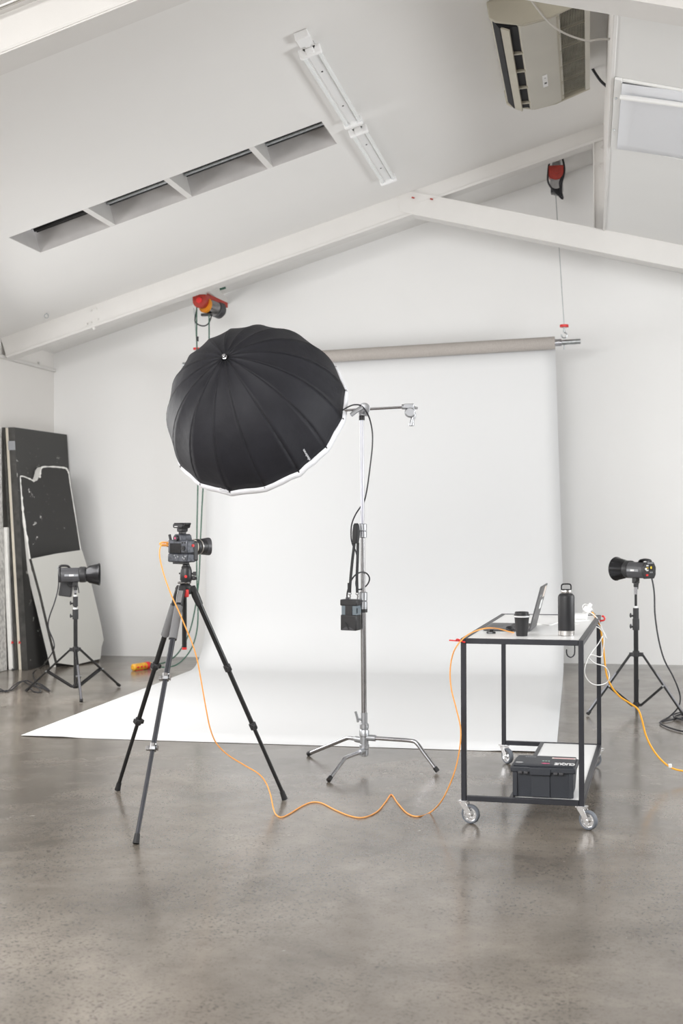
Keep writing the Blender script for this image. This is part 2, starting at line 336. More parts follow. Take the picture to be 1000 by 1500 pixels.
t4 = sroot('trim_4', (XL, YN, zc(XL)))
L = rafter(YN, YN+.22, .19, XL, XC); obj('rafter', L[0], 'beam', t4); obj('flange', L[1], 'beam', t4)
t5 = sroot('trim_5', (xr, YN, zt)); obj('tie_beam', tie(YN-.01, YN+.22, xr-.03, zt+.01, XR, zr(XR), .125), 'beam', t5)
# surface cables clipped under the roof just before the near rafter
t6 = sroot('trim_6', (XL, YN-.1, zc(XL)))
def ccline(y, off, r): return B().tube([SP(x, y+.006*math.sin(x*5), -off+.004*math.sin(x*3)) for x in [XL+.3+i*.3 for i in range(15)]], r, 6)
obj('ceiling_cable', ccline(YN-.10, .02, .006), 'greycord', t6); obj('ceiling_cable', ccline(YN-.125, .02, .005), 'wcord', t6)
for i in range(8): p = SP(XL+.55+i*.5, YN-.11, -.012); obj('cable_clip', B().box((p.x-.012, p.y-.03, p.z-.014), (p.x+.012, p.y+.02, p.z+.01)), 'white', t6)
# rail along the left wall under the eaves
z0 = pY(80, 543, YW).z
t7 = sroot('trim_7', (XL, 8, z0))
obj('wall_rail', B().box((XL, 6, z0-.018), (XL+.035, YW-.02, z0+.018)), 'beam', t7, bev=.006)
for y in (11.8, 12.6, 13.4): obj('rail_clip', B().box((XL, y, z0+.016), (XL+.02, y+.03, z0+.05)), 'beam', t7)
# edge board of the right ceiling
struct('trim_8', B().box((XC-.010, YN+.23, zr(XC)-.012), (XC+.012, Y1-.02, zr(XC)+.05)), 'beam', bev=.003)
# covered roof light in the right ceiling
RN = V((-.245, 0, -1)).normalized(); RP = V((XC, 0, zr(XC)))
def pR(u, v, off=0.): return pP(u, v, RP+RN*off, RN)
w2 = sroot('window_2', pR(905, 170, .01))
ya, yb = pR(902, 116).y, pR(895, 212).y; xa = pR(893, 116).x; xb = xa+1.9
def RQ(x, y, off): return V((x, y, zr(x)))+RN*off
b = B(); fr = .045
for (x0, x1, y0, y1) in ((xa+.03, xa+.03+fr, ya-.05, yb+.03), (xa+.03+fr, xb, ya-.05, ya-.05+fr*.5), (xa+.03+fr, xb, yb-.02, yb+.03)):
    b.prism([RQ(x0, y0, 0), RQ(x1, y0, 0), RQ(x1, y0, .018), RQ(x0, y0, .018)], (0, y1-y0, 0))
obj('surround', b, 'ceil_r', w2, bev=.004)
b = B(); N = 18; K = 10; x0 = xa+.03+fr; vs = []
for i in range(N+1):
    for j in range(K+1):
        s = i/N; t = j/K; x = x0+(xb-x0)*s; y = ya+(yb-ya)*t-.14*math.sin(PI*s)*(1-t)*.6+.10*math.sin(PI*s)*t*-1
        off = .02+.05*math.sin(PI*t)*math.sin(PI*min(1, s*1.0+.02))
        vs.append(RQ(x, y, off))
fs = [(i*(K+1)+j, i*(K+1)+j+1, (i+1)*(K+1)+j+1, (i+1)*(K+1)+j) for i in range(N) for j in range(K)]
b.add(vs, fs); obj('cover_sheet', b, 'sheet', w2, solid=.004)
b = B()
pts = [RQ(x0+(xb-x0)*i/20, ya+.16-.10*math.sin(PI*i/20), .05) for i in range(21)]; b.tube(pts, .016, 8); obj('sheet_fold', b, 'ceil_r', w2)
for (u, v) in ((902, 144), (899, 190)): obj('screw', B().sph(pR(u, v, .02), .008, 8), 'steel', w2)

# ================================================================== CEILING THINGS
# fluorescent fittings, nose to tail on the left slope
def fluo(u0, v0, u1, v1, label, first):
    a = pC(u0, v0, .06); c = pC(u1, v1, .06); xm = (a.x+c.x)/2; L = c.y-a.y
    T = Matrix(((CS.x, 0, -CN.x, xm), (0, 1, 0, a.y), (CS.z, 0, -CN.z, zc(xm)), (0, 0, 0, 1)))    # local z = up into the ceiling
    r = thing('fluorescent_light', label, 'ceiling light', T @ V((0, L/2, 0)))
    b = B(); b.prism([(-.045, 0, -.001), (-.045, 0, -.03), (-.028, 0, -.055), (.028, 0, -.055), (.045, 0, -.03), (.045, 0, -.001)], (0, L, 0), T); obj('batten', b, 'white', r)
    for s in (-1, 1): obj('lamp_tube', B().cyl((s*.052, .03, -.062), (s*.052, L-.03, -.062), .014, 12, T), 'tube', r)
    for y in (0, L-.05):
        b = B(); b.box((-.075, y, -.09), (.075, y+.035, -.02), T); b.box((-.03, y-.01, -.08), (.03, y+.045, -.03), T); obj('lamp_holder', b, 'white', r, bev=.012)
    for y in (L*.25, L*.72): obj('screw', B().lathe([(.007, 0), (.007, -.004), (.0001, -.005)], 8, T @ Matrix.Translation((0, y, -.055))), 'black', r)
    if first: b = B(); b.box((-.045, -.22, -.055), (.045, -.08, -.001), T); b.box((-.02, -.08, -.035), (.02, 0, -.01), T); obj('junction_box', b, 'white', r, bev=.006)
fluo(452, 76, 513, 184, 'nearer white twin-tube batten light on the ceiling, with a junction box at its end', True)
fluo(519, 194, 568, 266, 'long white twin-tube batten light on the ceiling, farther one ending by the roof beam apex', False)
b = B(); p = pC(68, 460, .01); b.tube([p+V((.02*math.cos(t), 0, .02*math.sin(t)-.02)) for t in [i*PI/6 for i in range(13)]], .005, 8); b.cyl(p+V((0, 0, 0)), p+V((0, 0, .02)), .005, 8)
tag(obj('ring_hook', b, 'steel'), 'tiny metal ring screwed into the sloping white ceiling at left', 'hook')

# air conditioner hung under the slope
OFF = .24
q = [pC(727, 32, OFF), pC(861, 20, OFF), pC(868, 147, OFF), pC(757, 158, OFF)]
ax0 = (q[0].x+q[3].x)/2; ax1 = (q[1].x+q[2].x)/2; ay0 = (q[0].y+q[1].y)/2+.02; ay1 = (q[2].y+q[3].y)/2; W = (ax1-ax0)/math.cos(TH); D_ = ay1-ay0
a0 = V((ax0, ay0, 0)); a0.z = zc(ax0-OFF*CN.x)-OFF*math.cos(TH)*0
base = V((ax0-CN.x*OFF, ay0, zc(ax0-CN.x*OFF)))
TA = Matrix(((CS.x, 0, CN.x, base.x), (0, 1, 0, base.y), (CS.z, 0, CN.z, base.z), (0, 0, 0, 1)))     # local x up the slope, y depth, z down from the ceiling
ac = thing('air_conditioner', 'big yellowed under-ceiling air conditioner with a dusty slatted grille', 'air conditioner', TA @ V((W/2, D_/2, 0)))
def prof(e=0): return [(-.03, .02), (-.04, .10), (-.01, .15), (.06+e, .185), (.14, OFF-.015), (.30, OFF), (W*.62, OFF-.01), (W-.0, OFF-.03), (W, .02)]
b = B()
body = [(-.02, .02), (-.035, .10), (.02, .13), (.10, .16), (.12, OFF-.02), (.30, OFF), (W*.64, OFF-.006), (W*.64, OFF-.05), (W, OFF-.05), (W, .02)]
b.prism([(x, .03, z) for x, z in body], (0, D_-.06, 0), TA); obj('body', b, 'cream', ac, bev=.006)
for y, nm in ((0, 0), (D_-.03, 1)):
    b = B(); b.prism([(x, y, z) for x, z in [(-.03, .0), (-.045, .11), (-.015, .145), (.06, .185), (.15, OFF-.012), (.32, OFF+.006), (W*.62, OFF+.002), (W+.003, OFF-.015), (W+.003, 0)]], (0, .03, 0), TA)
    obj('end_cap', b, 'cream', ac, bev=.008)
b = B(); b.prism([(x, .03, z) for x, z in [(.125, OFF-.01), (.30, OFF+.006), (W*.61, OFF+.002), (W*.61, OFF-.02), (.125, OFF-.03)]], (0, D_-.06, 0), TA); obj('front_panel', b, 'cream2', ac, bev=.003)
b = B(); b.box((W*.655, .05, OFF-.052), (W-.035, D_-.05, OFF-.045), TA); obj('grille_recess', b, 'grille', ac)
b = B(); n = 16
for i in range(n+1):
    x = W*.655+(W*.345-.035)*i/n; b.box((x-.0024, .05, OFF-.040), (x+.0026, D_-.05, OFF-.030), TA)
for j in range(1, 5): y = .05+(D_-.1)*j/5; b.box((W*.655, y-.005, OFF-.045), (W-.035, y+.005, OFF-.026), TA)
obj('grille_slat', b, 'slat', ac, kind='stuff')
b = B(); b.box((W-.035, .03, OFF-.05), (W, D_-.03, OFF-.015), TA); b.box((W*.615, .03, OFF-.03), (W*.655, D_-.03, OFF-.008), TA); obj('grille_frame', b, 'cream2', ac, bev=.003)
for i in range(6): b = B(); b.box((W*.622, .10+i*(D_-.2)/5-.03, OFF-.008), (W*.648, .10+i*(D_-.2)/5+.03, OFF-.004), TA); obj('grille_catch', b, 'cream', ac)
b = B(); b.prism([(x, .05, z) for x, z in [(-.028, .108), (.016, .135), (.095, .165), (.118, OFF-.025), (.105, OFF-.035), (.0, .175)]], (0, D_-.1, 0), TA); obj('outlet', b, 'void', ac)
b = B(); b.bar((.035, .05, .197), (.035, D_-.05, .197), .012, .06, up=(.75, 0, .6), T=TA); obj('louvre', b, 'cream', ac)
for j in range(4): y = D_*(.27+.2*j)+.02; b = B(); b.prism([(x, y, z) for x, z in [(.03, .18), (.06, .215), (.125, .232), (.12, .18)]], (0, .012, 0), TA); obj('louvre_rib', b, 'cream', ac)
b = B(); b.box((.235, D_*.58, OFF+.003), (.272, D_*.72, OFF+.007), TA); obj('receiver_panel', b, 'white', ac)
b = B(); b.box((.245, D_*.665, OFF+.007), (.264, D_*.682, OFF+.009), TA); obj('indicator', b, 'black', ac)
b = B(); b.lathe([(.006, .0), (.006, .003), (.0001, .004)], 10, TA @ Matrix.Translation((.254, D_*.61, OFF+.007))); obj('sensor', b, 'plate', ac)
for i, (dy, dz, r) in enumerate(((.05, .10, .028), (.10, .17, .022), (.17, .11, .018))):
    p = TA @ V((W, dy, dz)); obj('pipe', B().tube([p, V((XC-.10, p.y+.02, p.z+.06)), V((XC-.035, p.y+.05, p.z+.16)), V((XC-.035, p.y+.05, p.z+.45))], r, 10, smooth=True), 'cream', ac)
# loose cords
def pxtube(pts, r, n=8, sub=6): return B().tube([pD(*p) for p in pts], r, n, smooth=True, sub=sub)
dA = dep(q[1])-.25
b = pxtube([(775, -4, dA), (790, 17, dA), (805, 34, dA), (823, 47, dA), (845, 56, dA), (862, 60, dA), (875, 58, dA), (893, 57, dA+.1)], .007)
tag(obj('hanging_cord', b, 'greycord'), 'thin beige cord sagging across the front of the air conditioner', 'cord')
dB = dep(q[2])
b = pxtube([(866, 98, dB), (872, 108, dB), (880, 119, dB), (889, 127, dB+.05)], .012)
tag(obj('drain_hose', b, 'cable'), 'short dark hose curving from the air conditioner to the ceiling edge', 'hose')
b = pxtube([(888, 75, dB-.1), (887, 84, dB-.1), (890, 88, dB-.1)], .008); b.tube([pD(889, 60, dB-.1), pD(889, 75, dB-.1)], .014, 8)
tag(obj('taped_cable', b, 'cable'), 'dark taped cable end hanging at the edge of the right ceiling', 'cable')

# ================================================================== BACKGROUND PAPER
YP = 13.12
rl = pY(268, 534.5, YP); rr_ = pY(850, 500, YP); axis = (rr_-rl).normalized()
def onbar(u):
    best = min(range(0, 1001), key=lambda k: abs(u-((lambda p: 500+FPX*((p-O).dot(Rt))/((p-O).dot(Fw)))(rl+(rr_-rl)*k/1000))))
    return rl+(rr_-rl)*best/1000
pl, pr = onbar(300), onbar(812.5)
RR = .062
bp = thing('backdrop_roll', 'wide white seamless paper backdrop hanging from a grey roll and swept over the floor', 'backdrop', ((pl.x+pr.x)/2, YP, 0))
obj('paper_roll', B().cyl(pl, pr, RR, 32), 'kraft', bp)
X0, X1 = -3.865, -.243
R_c = .55; yb_ = YP+RR; prof_ = []
ztop = (pl.z+pr.z)/2
for i in range(12): prof_.append((yb_-.0*i, 1-i/12.))
vs = []; cols = 24; rows = []
def paper_col(s):
    xt = pl.x+(pr.x-pl.x)*s; zt_ = pl.z+(pr.z-pl.z)*s; xb_ = X0+(X1-X0)*s; out = []
    for i in range(14): t = i/13; z = zt_+(R_c-zt_)*t; out.append(V((xt+(xb_-xt)*t, yb_, z)))
    for i in range(1, 15): a = PI/2*i/14; out.append(V((xb_, yb_-R_c*(1-math.cos(a)), R_c-R_c*math.sin(a)+.003)))
    ye = 8.735+(s)*-.055
    xe = -3.905+(3.905-.212)*s
    for i in range(1, 11): t = i/10; out.append(V((xb_+(xe-xb_)*t, yb_-R_c+(ye-yb_+R_c)*t, .003+(.006*t*t if s < .1 or s > .9 else 0))))
    return out
for i in range(cols+1): rows.append(paper_col(i/cols))
m_ = len(rows[0]); b = B(); b.add([p for r in rows for p in r], [(i*m_+j, (i+1)*m_+j, (i+1)*m_+j+1, i*m_+j+1) for i in range(cols) for j in range(m_-1)])
obj('paper_sheet', b, 'paper', bp, solid=.0015)
cb = thing('crossbar', 'galvanised steel pipe through the paper roll, hung from two hoists', 'pipe', rl)
obj('pipe', B().cyl(rl, rr_, .026, 18), 'steel', cb)
for a, s in ((pr, 1), (pl, -1)): obj('end_sleeve', B().cyl(a-axis*.01*s, a+axis*.062*s, .036, 20), 'chrome', cb)
hk = onbar(826); obj('bolt', B().cyl(hk+V((0, 0, -.07)), hk+V((0, 0, -.02)), .006, 8), 'steel', cb); obj('bolt', B().cyl(pr+axis*.035+V((0, -.034, 0)), pr+axis*.035+V((0, -.045, 0)), .006, 8), 'steel', cb)

# hoists
def hook(name, top, par, m='steel'):
    b = B(); b.cyl(top, top+V((0, 0, -.05)), .010, 8); c = top+V((0, 0, -.078)); b.tube([c+V((.026*math.sin(t), 0, .026*math.cos(t))) for t in [i*PI/8 for i in range(14)]], .007, 8)
    obj(name, b, m, par)
# right hoist, hanging in the gap behind the tie beam
YH = 13.15
h = pY(815, 236, YH)
hr = thing('electric_hoist', 'red and black electric hoist in the triangle under the ceiling beams at right', 'hoist', V((h.x, YH, h.z)))
b = B(); b.box((h.x-.035, Y2, h.z-.03), (h.x+.035, YW, h.z+.14)); obj('mounting_rail', b, 'beam', hr, bev=.004)
b = B(); b.cyl((h.x-.05, YH-.06, h.z+.02), (h.x+.05, YH-.06, h.z+.02), .022, 14); b.box((h.x-.04, YH-.11, h.z-.13), (h.x-.028, YH+.05, h.z+.05)); b.box((h.x+.028, YH-.11, h.z-.13), (h.x+.04, YH+.05, h.z+.05)); obj('bracket', b, 'steel', hr)
c = pY(815, 256, YH)
b = B(); poly = [(c.x-.075, YH-.16, c.z+.055), (c.x+.07, YH-.16, c.z+.055)]+[(c.x-.002+.074*math.cos(t), YH-.16, c.z-.03-.055*math.sin(t)) for t in [i*PI/10 for i in range(11)]]; b.prism(poly, (0, .13, 0)); obj('drum_guard', b, 'red', hr, bev=.01)
b = B(); b.cyl((c.x, YH-.175, c.z-.01), (c.x, YH-.155, c.z-.01), .03, 18); b.cyl((c.x, YH-.18, c.z-.01), (c.x, YH-.155, c.z-.01), .010, 10); obj('drum_boss', b, 'red', hr)
b = B(); b.cyl((c.x, YH-.15, c.z-.11), (c.x, YH+.16, c.z-.11), .062, 18); obj('motor', b, 'satin', hr)
b = B(); b.box((c.x-.055, YH-.12, c.z-.20), (c.x+.055, YH-.02, c.z-.16)); obj('stop_bar', b, 'black', hr, bev=.008)
for k in range(3):
    b = B(); sx = (-1, 1, 1)[k]; pts = [V((c.x+sx*.055, YH-.13, h.z+.01)), V((c.x+sx*.078, YH-.15, c.z)), V((c.x+sx*(.072-.02*k), YH-.15, c.z-.12)), V((c.x+.02+.02*k, YH-.14, c.z-.23-.02*k)), V((c.x+.03-.03*k, YH-.13, c.z-.16))]
    obj('hoist_lead', b.tube(pts, .009, 8, smooth=True), 'cable', hr)
b = B(); b.tube([V((c.x+.03, YH-.13, h.z)), V((c.x+.08, YH-.12, h.z+.02)), V((c.x+.13, YH-.11, h.z+.04)), V((c.x+.14, YH-.11, h.z+.08)), V((c.x+.11, YH-.1, h.z+.09))], .008, 8, smooth=True); obj('hoist_lead', b, 'cable', hr)
disc = pY(826, 477.5, YP)
obj('wire_rope', B().cyl((c.x-.01, YH-.05, c.z-.18), disc, .0045, 6), 'steel', hr)
obj('stop_disc', B().cyl(disc+V((0, 0, -.012)), disc+V((0, 0, .012)), .043, 18), 'redp', hr)
hook('hook', disc+V((0, 0, -.012)), hr)
# left hoist
h = pY(296, 428, YH)
hl = thing('electric_hoist', 'red and grey electric hoist below the sloping beam at left, with green cords', 'hoist', h)
a = pY(302, 420, 12.95); c2 = pY(325, 440, 13.35)
b = B(); b.bar(pY(300, 420, 12.75), pY(330, 441, 13.82), .05, .08); obj('mounting_rail', b, 'beam', hl, bev=.003)
for (u, v) in ((305, 423), (322, 434)):
    p = pY(u, v, 13.0); b = B(); b.bar(p, p+V((0, 0, .07)), .012, .02); b.bar(p+V((0, 0, .07)), p+V((.06, .0, .085)), .012, .02); obj('clamp_bracket', b, 'green', hl)
g = pY(294, 441, 12.95)
b = B(); poly = [(g.x-.075, g.y-.05, g.z+.06), (g.x+.065, g.y-.05, g.z+.06)]+[(g.x-.004+.07*math.cos(t), g.y-.05, g.z-.005-.07*math.sin(t)) for t in [i*PI/10 for i in range(11)]]; b.prism(poly, (.02, .08, 0)); obj('drum_guard', b, 'red', hl, bev=.008)
b = B(); b.cyl((g.x, g.y-.065, g.z), (g.x, g.y-.045, g.z), .03, 16); obj('drum_boss', b, 'redp', hl)
b = B(); b.prism([(g.x+.06, g.y, g.z+.075), (g.x+.19, g.y+.25, g.z+.02), (g.x+.19, g.y+.25, g.z-.035), (g.x+.07, g.y, g.z-.02)], (.015, .03, 0)); obj('side_plate', b, 'red', hl, bev=.004)
T = along((g.x+.03, g.y+.03, g.z-.035), (g.x+.16, g.y+.28, g.z-.075))
obj('amber_ring', B().lathe([(.078, 0), (.078, .03), (.06, .035)], 24, T), 'amber', hl)
obj('motor', B().lathe([(.07, .03), (.078, .06), (.078, .15), (.06, .16)], 24, T), 'satin', hl)
b = B(); b.lathe([(.055, .155), (.082, .17), (.085, .23), (.06, .26), (.001, .262)], 24, T); obj('motor_cap', b, 'greybody', hl)
b = B(); p = pY(303, 461, 13.0); b.box((p.x-.06, p.y-.02, p.z-.012), (p.x+.05, p.y+.03, p.z+.012)); obj('stop_bar', b, 'black', hl, bev=.004)
dl = pY(288.5, 511, YP)
obj('wire_rope', B().cyl((dl.x+.005, 13.0, g.z-.06), dl, .004, 6), 'steel', hl)
obj('stop_disc', B().cyl(dl+V((0, 0, -.01)), dl+V((0, 0, .01)), .040, 18), 'redp', hl); hook('hook', dl+V((0, 0, -.01)), hl)
yg = 12.95
def gy(pts, r=.006): return B().tube([pY(u, v, y) for u, v, y in pts], r, 8, smooth=True)
obj('green_cord', gy([(288, 428, yg), (288, 450, yg), (288, 500, yg), (290, 560, yg), (291, 650, yg), (289.5, 720, yg), (288, 800, yg), (288.5, 860, yg), (290, 900, yg), (288, 925, yg), (282, 946, yg), (272, 962, yg-.1), (258, 974, yg-.3), (240, 977.5, yg-.45), (224, 973.5, yg-.25)], .007), 'green', hl)
obj('green_cord', gy([(306, 461, yg), (306, 500, yg), (304, 560, yg), (302, 650, yg), (297, 720, yg), (294, 780, yg), (291, 850, yg), (284, 900, yg), (275, 932, yg), (262, 955, yg), (250, 966, yg), (238, 971.5, yg-.1), (224, 972.8, yg-.2)], .007), 'green', hl)
obj('lead_loop', gy([(288, 452, yg), (285.5, 468, yg), (288, 474, yg), (297, 477.5, yg), (305, 474, yg), (310, 462, yg+.05)], .007), 'cable', hl)
obj('lead_clip', B().cyl(pY(289, 493, yg), pY(289, 500, yg), .013, 10), 'black', hl)
a = pZ(222, 979, .0)+V((0, 0, .035)); c = pZ(194, 983, .0)+V((0, 0, .035))
pc = thing('hoist_remote', 'yellow and red hand controller on the floor behind the camera tripod', 'remote control', V(((a.x+c.x)/2, (a.y+c.y)/2, 0)))
T = along(c, a)
b = B(); L_ = (a-c).length; b.lathe([(.02, 0), (.034, .01), (.036, L_*.5), (.032, L_-.02), (.018, L_)], 16, T); obj('housing', b, 'yellow', pc)
b = B(); b.lathe([(.0375, L_*.66), (.0375, L_*.84)], 16, T, caps=False); b.box((-.02, -.0385, .03), (.02, -.03, L_*.5), T); obj('red_grip', b, 'redp', pc, solid=.001)
for k in range(3): obj('button', B().cyl((-.03, .0, .04+k*.05), (-.046, .0, .04+k*.05), .010, 10, T), 'redp', pc)

# ================================================================== BOARDS AGAINST THE LEFT WALL
def board(name, label, pix, plane, back, mats, group=None, bev=0):
    """polygon of pixels laid on a plane of three real points, given its thickness"""
    p0, p1, p2 = plane; n = (p1-p0).cross(p2-p0).normalized()
    if n.dot(O-p0) < 0: n = -n
    poly = [pP(u, v, p0, n) for u, v in pix]
    poly = [V((p.x, min(p.y, YW-.02), max(p.z, .002))) for p in poly]
    b = B(); b.prism(poly, -n*back, side=1 if len(mats) > 1 else None)
    return tag(obj(name, b, mats, bev=bev), label, 'board')
g1 = pZ(41, 982); g2 = pY(94, 636, 13.74); g2b = V((g2.x+.17, g2.y, 0))
dd = (g2b-g1); dd.z = 0; dd.normalize(); nn = V((-dd.y, dd.x, 0))            # towards the left wall
topn = pP(21, 625, g1, (g2b-g1).cross(g2-g1))
hgt = g2.z
def slat(name, label, off, th, h, mats, leng=13.74-g1.y, lean=None, shift=0, edge=None):
    ln = (topn-g1); ln = ln*(h/ln.z)
    a = g1+nn*off+dd*shift; e = dd*leng
    b = B(); poly = [a, a+e, a+e+ln, a+ln]; b.prism(poly, nn*th, side=1 if len(mats) > 1 else None)
    o = tag(obj(name, b, mats, bev=.003), label, 'board'); return o
o = slat('foam_board', 'tallest matt black board with its wide face showing, at the right of the leaning stack', 0, .070, hgt, ['chip', 'dusty'])
tp = (topn-g1).normalized(); pp = g1+tp*2.2
b = B(); b.prism([pp+dd*-.004, pp+dd*-.004+nn*.075, pp+dd*-.004+nn*.075+tp*.09, pp+dd*-.004+tp*.09], -dd*.002); b.v = list(b.v); t_ = obj('tape_strip', b, 'plate', o)
slat('foam_board', 'tall cream-edged board between two black ones in the leaning stack', .074, .034, hgt-.005, ['creamb'], shift=.02)
slat('foam_board', 'thin tall board with a black edge left of the cream-edged board', .111, .022, hgt, ['dusty'], shift=.0)
xw = XL+.03
def wallboard(label, y0, y1, h, th, m, xf, lean=.10):
    b = B(); b.prism([(xf, y0, .002), (xf, y1, .002), (xf-lean, y1, h), (xf-lean, y0, h)], (-th, 0, 0)); tag(obj('foam_board', b, m, bev=.003), label, 'board')
wx = pZ(18, 982)
wallboard('short white board with a clean edge in front of the rough plastered board', wx.y+.02, wx.y+1.0, 1.42, .045, 'foamw', wx.x-.004, .06)
wallboard('rough plaster-splashed white board leaning on the left wall at the picture edge', wx.y-1.3, wx.y+.0, 2.40, .035, 'rough', wx.x-.055, .06)
# black cut-out board with chipped white edges
f1 = pZ(78, 978); f2 = pZ(146, 967.5); tpn = pD(60, 690, 13.66)
K = [(28.5, 698), (34, 698), (42, 701), (50, 705), (54.5, 704), (57, 698), (60, 687), (63, 683.5), (80, 683.5), (94, 685), (98, 687), (100.5, 693), (104, 718), (110, 755), (118, 808), (132, 875), (146, 967), (112, 973), (82, 978), (72, 935), (62, 893), (50, 845), (46, 835), (40, 795), (33, 745)]
board('foam_board', 'black board with a stepped cut-out top and chipped white edges, leaning in front', K, (f1, f2, tpn), .075, ['chip', 'foamw'])
pn_ = (f2-f1).cross(tpn-f1).normalized()
if pn_.dot(O-f1) < 0: pn_ = -pn_
bb = bpy.data.objects[[o.name for o in bpy.data.objects if o.name.startswith('foam_board')][-1]]
for pts, w_ in (([(28.5, 698), (34, 698), (42, 701), (50, 705)], .008), ([(58, 700), (60, 687), (64, 684), (80, 684), (94, 685.5), (98, 688), (100.5, 694)], .009), ([(100.5, 694), (104, 718), (110, 755), (118, 806)], .004), ([(28.5, 698), (31, 722), (33, 745), (36, 772), (40, 795), (45, 828)], .011)):
    q_ = [pP(u, v, f1, pn_)+pn_*.001 for u, v in pts]; q_ = spline(q_, 6); b = B(); b.tube(q_, [w_*(.55+random.random()) for _ in q_], 6); obj('chipped_edge', b, 'foamw', bb)
f1 = pZ(88, 980); f2 = pZ(148, 968.5); tpn = pD(82, 812, 13.48)
K = [(46, 818.5), (82, 811), (120, 805.5), (127, 828), (137, 868), (148, 915), (152, 937), (149, 946), (147, 965), (128, 969.5), (108, 974.5), (84, 971), (74, 930), (60, 870)]
board('foam_board', 'low off-white board with a cut corner, standing behind the left flash stand', K, (f1, f2, tpn), .03, ['wboard', 'dusty'])
a = pZ(33, 974); b = B(); b.box((a.x-.03, a.y-.07, .0), (a.x+.07, a.y-.02, .16)); tag(obj('board_foot', b, 'chip', bev=.012), 'small taped black and white block at the foot of the board stack', 'block')
for k, (u, v) in enumerate(((18.5, 941), (29, 941))):
    p = pY(u, v, g1.y-.002); b = B(); b.prism([(p.x-.012, p.y, p.z-.015), (p.x+.014, p.y, p.z-.006), (p.x-.006, p.y, p.z+.016)], (0, -.01, 0)); b.sph((p.x, p.y-.006, p.z), .009, 8)
    tag(obj('red_clip', b, 'redp'), ['left one of two little red clips low on the board edges', 'right one of two little red clips low on the board edges'][k], 'clip', 'red clips on the boards')

# ================================================================== FLASH STANDS
def collar(b, p, r, h, kdir, T=I4): b.cyl(p, p+V((0, 0, h)), r, 18, T)
def lightstand(label, cx, cy, feet, hub_z, low_z, collars, ztop, silver, rr0=.0175):
    r = thing('light_stand', label, 'light stand', (cx, cy, 0)); c = V((cx, cy, 0))
    obj('column', B().cyl(c+V((0, 0, low_z-.01)), c+V((0, 0, collars[0])), rr0, 20), 'blackm', r)
    zz = collars[0]; rad_ = rr0
    for i, z in enumerate(collars):
        b = B(); b.cyl(c+V((0, 0, z-.055)), c+V((0, 0, z+.03)), rad_+.008, 20); b.cyl(c+V((-.0, 0, z-.03)), c+V((-.036, -.01, z-.03)), .008, 8); b.sph(c+V((-.040, -.01, z-.026)), .012, 10, (.7, .6, 1.6)); obj('collar', b, 'black', r)
        nxt = collars[i+1] if i+1 < len(collars) else ztop; rad_ -= .004
        obj('ring', B().cyl(c+V((0, 0, z+.03)), c+V((0, 0, z+.045)), rad_+.006, 18), 'white', r)
        obj('column', B().cyl(c+V((0, 0, z+.03)), c+V((0, 0, nxt)), rad_, 16), 'blackm' if i < len(collars)-1 or True else 'silver', r)
    obj('spigot', B().cyl(c+V((0, 0, ztop-.06)), c+V((0, 0, ztop)), rad_+.003, 14), 'chrome', r)
    b = B(); b.cyl(c+V((0, 0, hub_z-.02)), c+V((0, 0, hub_z+.025)), rr0+.008, 18)
    b2 = B(); b2.cyl(c+V((0, 0, low_z-.015)), c+V((0, 0, low_z+.02)), rr0+.006, 18)
    for f in feet:
        f = V(f); d = V((f.x-cx, f.y-cy, 0)).normalized(); b.bar(c+V((0, 0, hub_z))+d*.02, c+V((0, 0, hub_z))+d*.055, .022, .03); b2.bar(c+V((0, 0, low_z))+d*.02, c+V((0, 0, low_z))+d*.045, .02, .022)
    obj('leg_hub', b, 'black', r, bev=.003); obj('brace_hub', b2, 'black', r, bev=.003)
    for f, sv in zip(feet, silver):
        f = V(f); d = V((f.x-cx, f.y-cy, 0)).normalized(); top = c+V((0, 0, hub_z))+d*.05; f = f+V((0, 0, .012))
        side = d.cross(Z)
        mid = top+(f-top)*.52
        lg = obj('leg', B().bar(top, f, .022, .014), 'blackm', r, bev=.003)
        if sv: obj('silver_edge', B().bar(top+(f-top)*.32, top+(f-top)*.97, .014, .006, T=Matrix.Translation((f-top).normalized().cross(side).normalized()*(-.011 if (f-top).normalized().cross(side).z < 0 else .011))), 'silver', lg)
        obj('foot', B().bar(f-(f-top).normalized()*.035, f, .028, .02), 'dark', r, bev=.003)
        for s in (-1, 1): obj('brace', B().bar(c+V((0, 0, low_z))+d*.04+side*s*.012, mid+side*s*.014, .008, .016), 'blackm', r)
        obj('pivot', B().cyl(mid-side*.024, mid+side*.024, .008, 8), 'steel', r)
    return r
